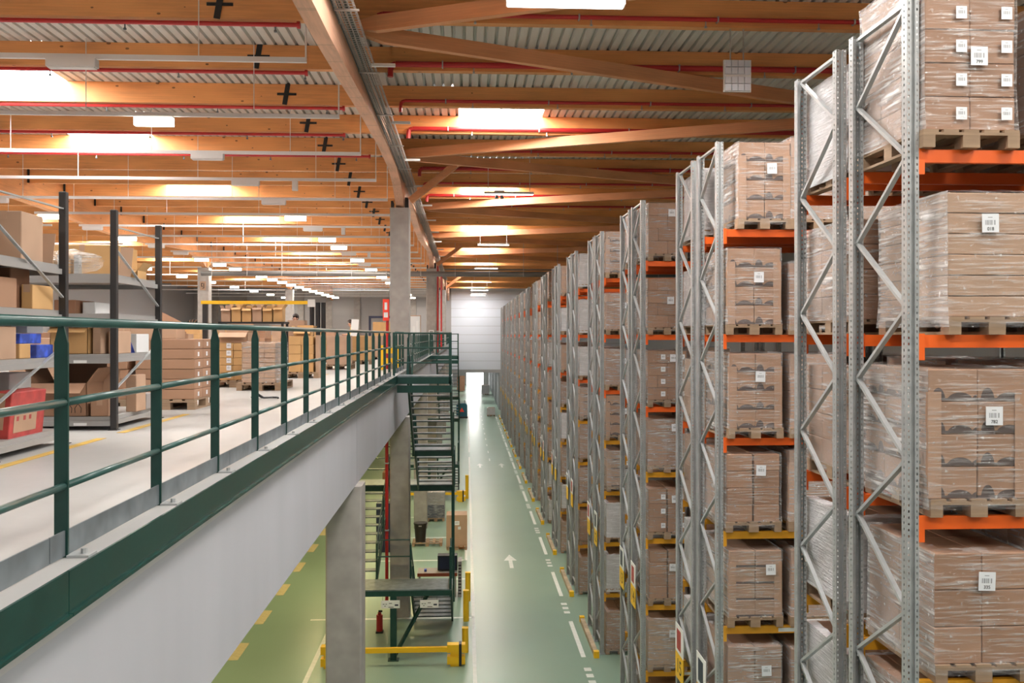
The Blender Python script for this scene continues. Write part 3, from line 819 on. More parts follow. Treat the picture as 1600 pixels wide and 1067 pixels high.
# ------------------------------------------------------------------ steel staircases down to the ground
def staircase(dy, label):
    r = thing('steel_staircase', (0, 22.5 + dy, 0), label, 'staircase', 'green steel staircases beside the aisle')
    def plate(x0, x1, y0, y1, z, nm='landing'):
        o = bx(nm, r, x0, x1, y0, y1, z - 0.03, z, 'galv_dull')
        return o
    def beams(x0, x1, y0, y1, z, h=0.17):
        for a, b, c, d in ((x0, x1, y0 - 0.03, y0 + 0.03), (x0, x1, y1 - 0.03, y1 + 0.03), (x0, x0 + 0.06, y0 + 0.03, y1 - 0.03), (x1 - 0.06, x1, y0 + 0.03, y1 - 0.03)):
            bx('landing_beam', r, a, b, c, d, z - 0.03 - h, z - 0.03, 'green')
    def flight(xa, xb, y0, z0, y1, z1, n, rail=True, mat='green'):
        for x in (xa, xb): MB().bar((x, y0, z0 - 0.1), (x, y1, z1 - 0.1), 0.05, 0.2).build('stringer', mat, r)
        for i in range(1, n):
            t = i / n
            y = y0 + (y1 - y0) * t; z = z0 + (z1 - z0) * t
            bx('tread', r, xa + 0.03, xb - 0.03, y - 0.13, y + 0.13, z - 0.035, z, 'galv_dull')
        if rail:
            for x in (xa, xb):
                for hgt in (0.95, 0.5): MB().tube((x, y0, z0 + hgt), (x, y1, z1 + hgt), 0.02, 8).build('hand_rail', 'green', r)
                for t in (0.02, 0.5, 0.98):
                    y = y0 + (y1 - y0) * t; z = z0 + (z1 - z0) * t
                    MB().box(x - 0.025, x + 0.025, y - 0.012, y + 0.012, z - 0.1, z + 0.95).build('baluster', 'green', r)
    def guard(pts, z, hs=(1.07, 0.7, 0.33)):
        for a, b in zip(pts[:-1], pts[1:]):
            for h in hs: MB().tube((a[0], a[1], z + h), (b[0], b[1], z + h), 0.02, 8).build('guard_rail', 'green', r)
        for p in pts: MB().box(p[0] - 0.03, p[0] + 0.03, p[1] - 0.02, p[1] + 0.02, z - 0.2, z + 1.09).build('guard_post', 'green', r)
    XL, XRt = -1.5, -0.40
    # upper landing
    plate(-1.72, -0.36, 0, 0.85, ZM); beams(-1.72, -0.36, 0.03, 0.82, ZM)
    bx('hanger_beam', r, -1.72, -0.36, -0.02, 0.06, ZM - 0.42, ZM - 0.24, 'green')
    guard([(-1.80, 0.02), (-0.40, 0.02), (-0.40, 0.8)], ZM)
    for x in (-1.52, -1.40): MB().bar((x, 0.85, ZM), (x + 0.04, 0.95, ZM + 1.08), 0.05, 0.03).build('gate_post', 'green', r)
    # first flight, small landing, second flight
    flight(XL, XRt, 0.8, ZM, 3.5, 5.12, 12)
    plate(XL - 0.05, XRt + 0.05, 3.5, 4.2, 5.12); beams(XL - 0.05, XRt + 0.05, 3.52, 4.18, 5.12, 0.15)
    guard([(XRt + 0.02, 3.5), (XRt + 0.02, 4.2)], 5.12)
    flight(XL, XRt, 4.2, 5.12, 5.9, 3.72, 8)
    # turning landing
    plate(-3.5, -0.36, 5.9, 7.0, 3.72); beams(-3.5, -0.36, 5.92, 6.98, 3.72)
    guard([(-0.38, 5.9), (-0.38, 6.98), (-3.48, 6.98)], 3.72)
    # flight back under the mezzanine
    flight(-3.48, -2.42, 5.9, 3.72, 1.9, 1.84, 11)
    # lower platform and last flight
    plate(-3.5, -0.36, 0.85, 1.9, 1.84); beams(-3.5, -0.36, 0.87, 1.88, 1.84, 0.14)
    guard([(-0.40, 0.87), (-0.40, 1.86)], 1.84)
    MB().tube((-2.38, 1.88, 2.9), (-1.52, 1.88, 2.9), 0.02, 8).tube((-2.38, 1.88, 2.45), (-1.52, 1.88, 2.45), 0.02, 8).build('guard_rail', 'green', r)
    flight(XL, XRt, 1.9, 1.84, 4.25, 0.02, 10, mat='green')
    MB().box(-1.96, -1.80, 0.85, 1.0, 0, 1.67).box(-2.02, -1.74, 0.8, 1.05, 0, 0.015).build('support_post', 'green', r)
    MB().box(-0.46, -0.36, 5.92, 6.02, 0, 3.55).build('support_post', 'green', r)
    MB().bar((-1.88, 0.95, 0.05), (-0.95, 1.8, 1.6), 0.06, 0.09).build('diagonal_strut', 'green', r)
    return r
staircase(0, 'nearest dark green steel staircase from the upper floor down to the aisle')
staircase(22.5, 'second dark green steel staircase, further along the aisle')

# ------------------------------------------------------------------ pallets and their loads
def pallet_parts(root, detail, dw=0.8, dd=1.2):
    key = ('pallet_me', dw, dd)
    def geo():
        tops = [(-dw / 2 + (dw - 0.13) * i / 4, -dw / 2 + (dw - 0.13) * i / 4 + 0.13) for i in range(5)]
        cross = [(-dd / 2, -dd / 2 + 0.13), (-0.07, 0.07), (dd / 2 - 0.13, dd / 2)]
        cols = [(-dw / 2, -dw / 2 + 0.1), (-0.07, 0.07), (dw / 2 - 0.1, dw / 2)]
        return tops, cross, cols
    tops, cross, cols = geo()
    if not detail:
        if key not in _cache:
            mb = MB()
            for a, b in tops: mb.box(a, b, -dd / 2, dd / 2, 0.122, 0.144)
            for a, b in cross: mb.box(-dw / 2, dw / 2, a, b, 0.1, 0.122)
            for a, b in cols:
                mb.box(a, b, -dd / 2, dd / 2, 0, 0.022)
                for c, d in cross: mb.box(a, b, c, d, 0.022, 0.1)
            _cache[key] = mb.mesh('pallet', 'pallet')
        return put('pallet', _cache[key], root)
    mb = MB()
    for a, b in cross: mb.box(-dw / 2, dw / 2, a, b, 0.1, 0.122)
    if (key, 'd') not in _cache: _cache[(key, 'd')] = mb.mesh('pallet', 'pallet')
    p = put('pallet', _cache[(key, 'd')], root)
    for a, b in tops: bx('deck_board', p, a + 0.002, b - 0.002, -dd / 2, dd / 2, 0.122, 0.144, 'pallet')
    for a, b in cols:
        bx('bottom_board', p, a, b, -dd / 2, dd / 2, 0, 0.022, 'pallet')
        for c, d in cross: bx('block', p, a, b, c, d, 0.022, 0.1, 'pallet')
    return p

def film_me(w, d, h, mat, cover_pallet=True):
    key = ('film', round(w, 2), round(d, 2), round(h, 2), mat)
    if key in _cache: return _cache[key]
    rnd = random.Random(int(w * 100) + int(h * 1000))
    mb = MB()
    n = 10; nz = 8; z0 = 0.06 if cover_pallet else 0.144
    per = []
    for i in range(n): per.append((-w / 2 + w * i / n, -d / 2, 0, -1))
    for i in range(n): per.append((w / 2, -d / 2 + d * i / n, 1, 0))
    for i in range(n): per.append((w / 2 - w * i / n, d / 2, 0, 1))
    for i in range(n): per.append((-w / 2, d / 2 - d * i / n, -1, 0))
    N = len(per); vs = []
    for j in range(nz + 1):
        t = j / nz; z = z0 + (h + 0.012 - z0) * t
        for (x, y, nx, ny) in per:
            o = 0.008 + rnd.random() * 0.009 + (0.02 * (1 - t * 6) if t < 0.16 else 0)
            sx = 1 if x > 0 else -1; sy = 1 if y > 0 else -1
            vs.append((x + nx * o + (sx * 0.006 if ny else 0), y + ny * o + (sy * 0.006 if nx else 0), z + (rnd.random() - 0.5) * 0.01 * (0 < j < nz)))
    fs = []
    for j in range(nz):
        for i in range(N):
            a = j * N + i; b = j * N + (i + 1) % N
            fs.append((a, b, b + N, a + N))
    # film folded in over the top edge
    for i in range(N):
        x, y, nx, ny = per[i]
        vs.append((x * 0.8, y * 0.86, h + 0.014 + rnd.random() * 0.02))
    for i in range(N):
        a = nz * N + i; b = nz * N + (i + 1) % N
        fs.append((a, b, b + N, a + N))
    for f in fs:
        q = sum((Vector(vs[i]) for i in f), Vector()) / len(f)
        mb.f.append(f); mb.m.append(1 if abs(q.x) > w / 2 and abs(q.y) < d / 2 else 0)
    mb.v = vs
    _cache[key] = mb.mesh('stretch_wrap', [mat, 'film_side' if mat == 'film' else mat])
    return _cache[key]

def sticker(root, x, y, z, w=0.14, h=0.15, txt=None, rot=0.0):
    me = box_me('sticker', w, 0.002, h, 'label')
    s = put('sticker', me, root, (x, y, z), (0, rot, 0))
    if txt:
        put('lettering', text_me(txt, 0.038, 'ink'), s, (0, -0.0015, 0.028), (R(90), 0, 0))
    return s

STY = {  # style: words for the label, carton material
    'plain': ('plain brown cartons', 'carton'), 'pale': ('pale brown cartons', 'carton_pale'), 'print': ('hill-printed cartons', 'carton_print'),
    'band': ('dark-banded cartons', 'carton_band'), 'strap': ('strapped brown cartons', 'carton'), 'flat': ('wide flat cartons', 'carton_pale'),
    'white': ('cloudy-wrapped cartons', 'carton'), 'dark': ('dark brown cartons', 'carton_dark'), 'brick': ('staggered brown cartons', 'carton'),
    'big': ('one big carton', 'carton_pale')}

def load(xc, yc, z, style, label, w=0.78, d=1.16, n=(2, 3, 4), ch=0.26, group=None, wrap='film', detail=0, txt=None, sx=None, sz=None,
         guards=None, rz=0.0, rnd=random, small=False, name='pallet_load'):
    """a loaded pallet: detail 0 joined cartons, 1 single cartons, 2 also single pallet boards"""
    r = thing(name, (xc, yc, z), label, 'pallet load', group, rz)
    pallet_parts(r, detail > 1)
    mat = STY[style][1]
    nx, ny, nz = n
    h = nz * ch
    if guards is None: guards = style in ('print', 'band')
    if style == 'brick': rowsx = [nx, nx + 1]
    else: rowsx = [nx, nx]
    gx = 0.028 if style == 'strap' else 0.004
    joined = MB(); key = ('cartons', style, round(w, 2), round(d, 2), n, round(ch, 3))
    for k in range(nz):
        m = rowsx[k % 2]
        cw = w / m; cd = d / ny
        for j in range(ny):
            for i in range(m):
                if style == 'brick' and m == nx + 1:
                    wd = w / nx
                    x0 = max(-w / 2, -w / 2 + (i - 0.5) * wd); x1 = min(w / 2, -w / 2 + (i + 0.5) * wd)
                else:
                    x0 = -w / 2 + i * cw; x1 = x0 + cw
                y0 = -d / 2 + j * cd
                if detail == 0:
                    if key not in _cache: joined.box(x0 + gx / 2, x1 - gx / 2, y0 + 0.003, y0 + cd - 0.003, 0.144 + k * ch, 0.144 + (k + 1) * ch - 0.006)
                else:
                    me = box_me('carton', x1 - x0 - gx, cd - 0.006, ch - 0.005, mat, 0.006)
                    jit = 0.004
                    put('carton', me, r, ((x0 + x1) / 2 + rnd.uniform(-jit, jit), y0 + cd / 2 + rnd.uniform(-jit, jit), 0.145 + k * ch), (0, 0, rnd.uniform(-0.008, 0.008)))
    if detail == 0:
        if key not in _cache: _cache[key] = joined.mesh('cartons', mat)
        put('cartons', _cache[key], r, kind='stuff')
    if guards:
        for s in (-1, 1):
            gw = 0.105
            a, b = (-w / 2 - 0.006, -w / 2 + gw) if s < 0 else (w / 2 - gw, w / 2 + 0.006)
            mb = MB().box(a, b, -d / 2 - 0.008, -d / 2 - 0.002, 0.15, 0.144 + h - ch * 0.7)
            e = -w / 2 - 0.008 if s < 0 else w / 2 + 0.002
            mb.box(e, e + 0.006, -d / 2 - 0.008, -d / 2 + 0.1, 0.15, 0.144 + h - ch * 0.7)
            mb.build('corner_guard', 'guard_card', r)
    if wrap: put('stretch_wrap', film_me(w, d, 0.144 + h, wrap, rnd.random() < 0.6), r)
    yf = -d / 2 - 0.03
    if txt is not None:
        sticker(r, (0.12 if sx is None else sx), yf, (0.144 + h * 0.6) if sz is None else sz, txt=txt or None, rot=rnd.uniform(-0.05, 0.05))
    if small:
        for k in range(nz):
            for i in range(nx):
                sticker(r, -w / 2 + w / nx * (i + 0.78), yf + 0.008, 0.144 + (k + 0.3) * ch, 0.09, 0.1)
    return r

# ------------------------------------------------------------------ pallet racks on the right
LV = [H + 1.50, H + 0.0, H - 1.47, H - 2.80, H - 4.15, H - 5.50, H - 6.85, 0.0]
ZT = H + 2.74
X0 = 3.55
RN = ['nearest', 'second', 'third', 'fourth', 'fifth', 'sixth', 'seventh', 'eighth', 'ninth', 'tenth', 'eleventh', 'twelfth', 'thirteenth', 'fourteenth', 'fifteenth', 'sixteenth']
LN = ['top beam', 'second beam down', 'third beam down', 'fourth beam down', 'fifth beam down', 'sixth beam down', 'lowest beam', 'floor']
t = 0.0035
mb = MB().box(-0.05, -0.018, -0.045, -0.045 + t, 0, ZT).box(0.018, 0.05, -0.045, -0.045 + t, 0, ZT).box(-0.018, 0.018, -0.024, -0.024 + t, 0, ZT)
mb.box(-0.018 - t, -0.018, -0.045, -0.024, 0, ZT).box(0.018, 0.018 + t, -0.045, -0.024, 0, ZT)
mb.box(-0.05, -0.05 + t, -0.045, 0.045, 0, ZT).box(0.05 - t, 0.05, -0.045, 0.045, 0, ZT)
mb.box(-0.05, -0.025, 0.045 - t, 0.045, 0, ZT).box(0.025, 0.05, 0.045 - t, 0.045, 0, ZT)
up_me = mb.mesh('upright', 'upright'); up_far = mb.mesh('upright', 'galv')
foot2 = MB().box(-0.08, 0.08, -0.07, 0.07, 0, 0.01).mesh('base_plate', 'galv')
def rack(k, row):
    y = 7.05 + 5.5 * k + (1.38 if row else 0)
    rw = 'rear' if row else 'front'
    r = thing('pallet_rack', (X0, y, 0), 'tall galvanised pallet rack with orange and yellow beams, %s row of the %s double rack' % (rw, RN[k]), 'pallet rack', 'double rows of pallet racks')
    for x in ((0.05, 2.85, 5.65) if k == 1 else (0.05, 2.85) if k < 3 else (0.05,)):
        for yy, rot in ((0.045, 0), (1.055, math.pi)):
            u = put('upright', up_me if k < 5 else up_far, r, (x, yy, 0), (0, 0, rot))
            put('base_plate', foot2, u)
    # zigzag bracing in the aisle-end frame
    z = ZT - 0.04; s = 0
    a_me = ('brace', 0.62)
    if a_me not in _cache:
        _cache[a_me] = MB().bar((0, 0.09, 0), (0, 1.01, -0.62), 0.028, 0.042, up=(1, 0, 0)).mesh('brace', 'galv')
        _cache[('brace', 'h')] = MB().bar((0, 0.09, 0), (0, 1.01, 0), 0.028, 0.045, up=(1, 0, 0)).mesh('cross_brace', 'galv')
        _cache[('brace', 'm')] = MB().bar((0, 1.01, 0), (0, 0.09, -0.62), 0.028, 0.042, up=(1, 0, 0)).mesh('brace', 'galv')
    put('cross_brace', _cache[('brace', 'h')], r, (0.05, 0, z))
    while z > 0.9:
        put('brace', _cache[a_me] if (s + row) % 2 == 0 else _cache[('brace', 'm')], r, (0.05, 0, z)); z -= 0.62; s += 1
    put('cross_brace', _cache[('brace', 'h')], r, (0.05, 0, 0.3))
    for i, lz in enumerate(LV[:-1]):
        if k == 0 and i > 4: continue
        if k == 1 and i > 5: continue
        mt = 'orange' if i < 3 else 'yellow_beam'
        for yy in (0.045, 1.055):
            if k == 1 and i < 4: bx('beam', r, 2.9, 5.6, yy - 0.025, yy + 0.025, lz - 0.105, lz, mt)
            b = bx('beam', r, 0.1, 2.8, yy - 0.025, yy + 0.025, lz - 0.105, lz, mt)
            s = -1 if yy < 0.5 else 1
            bx('connector', b, -1.352, -1.302, -0.045 if s < 0 else 0.026, -0.026 if s < 0 else 0.045, -0.1, 0.115, mt)
            if k < 6: bx('beam_tag', b, -0.55, -0.15, s * 0.027 - 0.001, s * 0.027 + 0.001, 0.02, 0.075, 'white') if i > 3 else None
    if row == 0:
        g = bx('kerb_guard', r, -0.20, -0.08, -0.15, 2.62, 0.0, 0.13, 'kerb')
        bx('guard_cap', g, -0.07, 0.07, -1.53, -1.386, 0.0, 0.17, 'yellow')
        bx('guard_cap', g, -0.07, 0.07, 1.386, 1.53, 0.0, 0.17, 'yellow')
    num = 18 - (2 * k + row)
    if k >= 1:
        sg = bx('row_plate', r, -0.022, -0.012, 0.5, 1.02, 2.72, 3.14, 'yellow')
        if k <= 3: put('lettering', text_me(str(num) if num > 9 else '0%d' % max(1, num), 0.34, 'ink'), sg, (-0.007, 0, 0.21), (R(90), 0, R(-90)))
        w2 = bx('notice_plate', r, -0.022, -0.012, 0.5, 1.02, 3.15, 3.62, 'white')
        bx('notice_mark', w2, -0.007, -0.005, -0.12, 0.16, 0.06, 0.40, 'navy' if (k + row) % 2 else 'red_card')
    return r, y
rl = random.Random(21)
styles = ['plain', 'brick', 'pale', 'print', 'strap', 'plain', 'white', 'dark', 'band', 'plain', 'brick', 'white']
dims = {'plain': ((2, 3, 4), 0.26), 'brick': ((2, 3, 4), 0.255), 'pale': ((2, 2, 3), 0.32), 'print': ((2, 3, 4), 0.255), 'strap': ((2, 3, 4), 0.235),
        'white': ((2, 2, 3), 0.31), 'dark': ((2, 3, 4), 0.21), 'band': ((2, 3, 4), 0.235), 'flat': ((1, 2, 6), 0.165), 'big': ((1, 1, 1), 0.85)}
special = {  # (rack, row, level): style, n, carton height, left edge, width, wrap, number, sticker x, sticker z
    (0, 0, 0): ('plain', (2, 3, 5), 0.27, 3.675, 0.75, 'film', '799', 0.06, 0.66),
    (0, 0, 1): ('flat', (1, 2, 6), 0.167, 3.86, 0.80, 'film', '018', -0.06, 0.82),
    (0, 0, 2): ('print', (2, 3, 4), 0.262, 3.72, 0.82, 'film', '782', 0.12, 0.74),
    (0, 0, 3): ('plain', (2, 2, 3), 0.298, 3.76, 0.80, 'film', '335', 0.02, 0.74),
    (1, 0, 0): ('print', (2, 3, 4), 0.272, 3.86, 0.74, 'film', '', 0.10, 0.78),
    (1, 0, 1): ('print', (2, 3, 4), 0.27, 3.70, 0.76, 'film', '', 0.06, 0.74),
    (1, 0, 2): ('print', (2, 3, 4), 0.265, 3.72, 0.75, 'film', '', 0.06, 0.80),
    (1, 0, 3): ('strap', (2, 3, 4), 0.24, 3.68, 0.78, 'film', '', 0.10, 0.80),
    (1, 0, 4): ('band', (2, 3, 4), 0.235, 3.72, 0.76, 'film', '', 0.22, 0.74),
    (1, 0, 5): ('white', (2, 2, 3), 0.31, 3.72, 0.76, 'film_thick', '', 0.16, 0.66),
    (2, 0, 0): ('brick', (2, 3, 4), 0.26, 3.70, 0.78, 'film', '', 0.08, 0.90),
    (2, 0, 1): ('brick', (2, 3, 4), 0.25, 3.69, 0.80, 'film', '', 0.06, 0.62),
    (2, 0, 2): ('brick', (2, 3, 4), 0.25, 3.69, 0.80, 'film', '', 0.12, 0.92),
    (2, 0, 3): ('plain', (2, 3, 4), 0.23, 3.69, 0.80, 'film_thick', '', 0.16, 0.84),
    (2, 0, 4): ('strap', (2, 3, 3), 0.29, 3.69, 0.78, 'film', '', 0.16, 0.74),
    (3, 0, 0): ('print', (2, 3, 4), 0.27, 3.70, 0.78, 'film_thick', None, 0, 0),
    (4, 0, 0): ('white', (2, 2, 3), 0.33, 3.70, 0.78, 'film_white', None, 0, 0),
    (4, 0, 1): ('white', (2, 2, 3), 0.33, 3.70, 0.78, 'film_white', None, 0, 0),
}
for k in range(16):
    for row in (0, 1):
        r, yf = rack(k, row)
        for i in range(8):
            if (k == 0 and i > 4) or (k == 1 and i > 5): continue
            for slot in ((0, 1, 2, 3, 4, 5) if k == 1 and i < 4 else (0, 1, 2) if k == 0 and i < 4 else (0, 1) if k < 3 else (0,)):
                rw = 'rear' if row else 'front'
                sp = special.get((k, row, i)) if slot == 0 else None
                if sp: st, n, ch, xl, w, wrap, txt, sx, sz = sp
                else:
                    if slot == 0 and row == 1 and k < 3: st = rl.choice(['white', 'plain', 'pale', 'white'])
                    else: st = rl.choice(styles)
                    n, ch = dims[st]
                    ch *= rl.uniform(0.93, 1.06)
                    if i == 0: ch *= 1.08
                    xl, w = 3.69 + rl.uniform(0, 0.03), 0.78 + rl.uniform(-0.02, 0.02)
                    wrap = {'white': 'film_white', 'dark': 'film_thick'}.get(st, rl.choice(['film', 'film_thick', 'film_thick']))
                    txt, sx, sz = ('' if rl.random() < 0.6 else None), 0.1, 0.7
                    if slot: xl = (0, 4.60, 5.50, 6.49, 7.38, 8.27)[slot] + rl.uniform(0, 0.02); wrap = 'film_thick'
                if k > 4 and row: wrap = None
                det = 2 if (k == 0 and row == 0 and slot == 0) else 1 if (k < 5 and row == 0 and slot == 0) or (k < 2 and slot == 0) else 0
                lb = '%s on pallet, %s, %s row, %s double rack, %s' % (STY[st][0], LN[i], rw, RN[k], ('aisle end', 'second pallet', 'third pallet', 'fourth pallet', 'fifth pallet', 'sixth pallet')[slot])
                tl = load(xl + w / 2, yf + 0.55 + rl.uniform(-0.015, 0.015), LV[i] + 0.002, st, lb, w=w, d=1.15, n=n, ch=ch, group='pallet loads in the racks',
                     wrap=wrap, detail=det, txt=txt, sx=sx, sz=sz, rz=rl.uniform(-0.012, 0.012), rnd=rl, small=(k, row, i, slot) in ((0, 0, 0, 0), (2, 0, 2, 0), (2, 0, 4, 0)))

# ------------------------------------------------------------------ black shelving on the mezzanine
SH = [ZM + 0.145, ZM + 0.82, ZM + 1.26, ZM + 1.69]        # shelf surfaces
def shelving(y0, y1, x1, ln, label):
    r = thing('shelving_unit', (x1, y0, ZM), label, 'shelving', 'black shelving on the upper floor')
    D = y1 - y0
    for x in (0, -ln):
        for y in (0, D):
            p = bx('post', r, x - 0.035, x + 0.035, y - 0.03, y + 0.03, 0, 2.38, 'shelf_black', 0.006)
            bx('foot', p, -0.05, 0.05, -0.05, 0.05, 0, 0.008, 'shelf_black')
    z = 2.2; zig = [(0.0, 2.2, D, 2.22), (0.0, 1.98, D, 1.37), (D, 0.93, 0.0, 0.43)]
    for a, za, b, zb in zig: MB().bar((0.0, a, za), (0.0, b, zb), 0.012, 0.03, up=(1, 0, 0)).build('brace', 'galv', r)
    for i, z in enumerate(SH):
        z -= ZM
        s = bx('shelf', r, -ln + 0.03, -0.03, 0.0, D, z - 0.045, z, 'shelf_grey')
        for y in (-D / 2 - 0.012, D / 2 + 0.012):
            bx('shelf_beam', s, -ln / 2 + 0.03, ln / 2 - 0.03, y - 0.012, y + 0.012, -0.055, 0.0, 'shelf_grey')
        bx('side_tie', s, ln / 2 - 0.03, ln / 2, -D / 2 + 0.03, D / 2 - 0.03, -0.045, 0.005, 'shelf_grey')
        if i < 3: bx('shelf_tag', s, ln / 2 - 0.42, ln / 2 - 0.28, -D / 2 - 0.0255, -D / 2 - 0.0242, -0.05, -0.02, 'white')
    return r
shelving(7.38, 8.68, -3.8, 2.7, 'black post shelving with boxes, nearest on the left edge')
shelving(9.9, 11.3, -3.8, 2.7, 'second black post shelving, holding a film bag and open cartons')

def carton(x0, x1, y0, y1, z, h, mat, label, rz=0.0, open_top=False, flaps=0.0, cat='carton', tape=True):
    """a single carton; open ones are hollow with flaps standing up"""
    w, d = x1 - x0, y1 - y0
    r = thing('carton_box', ((x0 + x1) / 2, (y0 + y1) / 2, z), label, cat, None, rz)
    t = 0.006
    if open_top:
        mb = MB().box(-w / 2, w / 2, -d / 2, -d / 2 + t, 0, h).box(-w / 2, w / 2, d / 2 - t, d / 2, 0, h).box(-w / 2, -w / 2 + t, -d / 2, d / 2, 0, h).box(w / 2 - t, w / 2, -d / 2, d / 2, 0, h).box(-w / 2, w / 2, -d / 2, d / 2, 0, t)
        mb.build('carton_body', mat, r)
        fl = flaps or 0.5 * min(w, d)
        MB().bar((0, -d / 2 - 0.003, h), (0, -d / 2 - fl * 0.75, h - fl * 0.45), w - 0.01, t).build('flap', mat, r)
        MB().bar((0, d / 2, h), (0, d / 2 + fl * 0.2, h + fl * 0.9), w - 0.01, t).build('flap', mat, r)
        MB().bar((w / 2, 0, h), (w / 2 + fl * 0.55, 0, h + fl * 0.75), d - 0.01, t).build('flap', mat, r)
        MB().bar((-w / 2, 0, h), (-w / 2 - fl * 0.4, 0, h + fl * 0.8), d - 0.01, t).build('flap', mat, r)
    else:
        put('carton_body', box_me('carton_body', w, d, h, mat, 0.006), r)
        if tape: bx('tape', r, -0.03, 0.03, -d / 2 - 0.0012, d / 2 + 0.0012, h - 0.07, h + 0.0012, 'carton_pale')
    return r
s0, s1, s2, s3 = SH
# nearest shelving, from the top shelf down
carton(-4.62, -4.16, 7.5, 7.95, s3, 0.30, 'carton_pale', 'pale carton on the top shelf at the left picture edge')
carton(-4.18, -3.87, 8.02, 8.42, s3, 0.42, 'carton_pale', 'tall pale carton standing on the nearest top shelf')
o = thing('cardboard_sheet', (-3.95, 8.5, s3), 'upright cardboard sheet leaning by the first black post', 'cardboard')
MB().bar((0, 0, 0), (0.0, 0.06, 0.28), 0.26, 0.008, up=(0, 1, 0)).build('sheet', 'carton_pale', o)
carton(-4.46, -3.9, 7.55, 8.0, s2, 0.26, 'carton', 'wide brown carton on the second shelf down, nearest unit')
carton(-4.3, -3.98, 8.05, 8.4, s2, 0.36, 'carton_dark', 'dark brown carton behind the wide one, nearest unit')
carton(-3.96, -3.86, 8.2, 8.6, s2, 0.22, 'carton_honey', 'narrow honey carton beside the first black post')
carton(-4.50, -4.05, 7.5, 7.9, s1, 0.27, 'carton', 'brown carton on the third shelf at the picture edge')
carton(-4.04, -3.88, 7.55, 7.95, s1, 0.28, 'carton_pale', 'slim pale carton on the third shelf, nearest unit')
carton(-4.08, -3.90, 8.05, 8.25, s1, 0.13, 'carton_honey', 'small honey carton under the blue boxes')
carton(-4.10, -3.90, 8.06, 8.45, s1 + 0.131, 0.09, 'blue_card', 'blue printed box lying on a honey carton', tape=False)
carton(-3.98, -3.86, 8.28, 8.6, s1, 0.12, 'blue_card', 'blue printed box on the third shelf by the first post', tape=False)
carton(-4.30, -3.95, 8.3, 8.6, s1 + 0.225, 0.07, 'white_card', 'flat white carton on top of the blue boxes')
carton(-4.6, -4.02, 7.45, 7.9, s0, 0.44, 'carton', 'large brown carton on the lowest shelf at the picture edge')
r = thing('red_carton', (-3.95, 8.1, s0), 'torn red printed carton with a pale sticker on the lowest shelf', 'carton')
cb = put('carton_body', box_me('carton_body', 0.16, 0.62, 0.40, 'red_card', 0.006), r, rot=(0, R(5), 0))
bx('pale_sticker', cb, 0.0805, 0.083, -0.24, 0.16, 0.05, 0.22, 'carton_pale')
for yq in (-0.2, -0.08, 0.02): bx('sticker_print', cb, 0.0832, 0.084, yq, yq + 0.04, 0.15, 0.19, 'red_card')
bx('torn_edge', cb, -0.05, 0.03, -0.3125, -0.3105, 0.08, 0.39, 'carton_pale')
carton(-4.30, -4.06, 8.2, 8.6, s0, 0.54, 'white_card', 'white carton behind the red one, lowest shelf', tape=False)
# second shelving
r = thing('film_bag', (-4.36, 10.15, s3), 'crumpled clear film bag around a shiny bundle on the top shelf', 'film bag')
rb = random.Random(5)
mb = MB(); n, mseg = 16, 8; vs = []; fs = []
for j in range(mseg + 1):
    t = j / mseg; rad = 0.16 * math.sin(math.pi * (0.12 + 0.8 * t)) ** 0.6
    for i in range(n):
        a = 2 * math.pi * i / n; q = rad * (1 + rb.uniform(-0.15, 0.15))
        vs.append((-0.28 + 0.6 * t + rb.uniform(-0.02, 0.02), math.cos(a) * q * 0.9, max(0.005, 0.14 + math.sin(a) * q * 0.85)))
for j in range(mseg):
    for i in range(n): fs.append((j * n + i, j * n + (i + 1) % n, (j + 1) * n + (i + 1) % n, (j + 1) * n + i))
mb._add(vs, fs); mb.build('film', 'film_thick', r)
for i in range(4): MB().box(-0.22 + 0.09 * i, -0.17 + 0.09 * i, -0.05, 0.03, 0.01, 0.22).build('metal_strip', 'galv' if i % 2 else 'carton_honey', r)
carton(-4.75, -3.95, 10.4, 11.0, s3, 0.36, 'carton_honey', 'wide honey carton behind the film bag, top shelf')
o = thing('cardboard_sheet', (-3.86, 10.35, s3), 'pale cardboard sheet standing by the second black post', 'cardboard')
MB().bar((0, 0, 0), (0.02, 0.03, 0.33), 0.14, 0.006, up=(0, 1, 0)).build('sheet', 'carton_pale', o)
carton(-4.02, -3.86, 10.75, 11.05, s3, 0.10, 'carton_honey', 'small open carton at the right end of the top shelf', open_top=True, flaps=0.12)
carton(-4.48, -4.25, 10.0, 10.5, s2, 0.15, 'carton_dark', 'low dark slatted carton on the second shelf')
carton(-4.22, -4.08, 10.1, 10.5, s2, 0.13, 'white_card', 'small white carton on the second shelf', tape=False)
carton(-4.50, -4.10, 9.95, 10.5, s1, 0.28, 'carton_honey', 'open honey carton on the third shelf behind the first railing post', open_top=True, flaps=0.1)
carton(-4.07, -3.98, 10.0, 10.5, s1, 0.30, 'carton_pale', 'narrow pale carton on the third shelf by the second post')
carton(-3.94, -3.84, 10.1, 10.5, s1, 0.25, 'carton_pale', 'pale carton end on the third shelf right of the post')
r = thing('blue_white_box', (-3.88, 10.85, s1), 'white and blue printed carton at the end of the third shelf', 'carton')
put('carton_body', box_me('carton_body', 0.10, 0.4, 0.22, 'white_card', 0.005), r)
MB().prism([(-0.05, 0.0), (0.03, 0.0), (-0.05, 0.22)], 1, -0.203, -0.2).build('blue_corner', 'blue_card', r)
r = carton(-4.68, -4.10, 9.92, 10.45, s0, 0.36, 'carton', 'big open brown carton on the lowest shelf, print on its front', open_top=True, flaps=0.22)
put('lettering', text_me('FR', 0.09, 'ink'), r, (-0.235, -0.268, 0.07), (R(90), 0, 0))
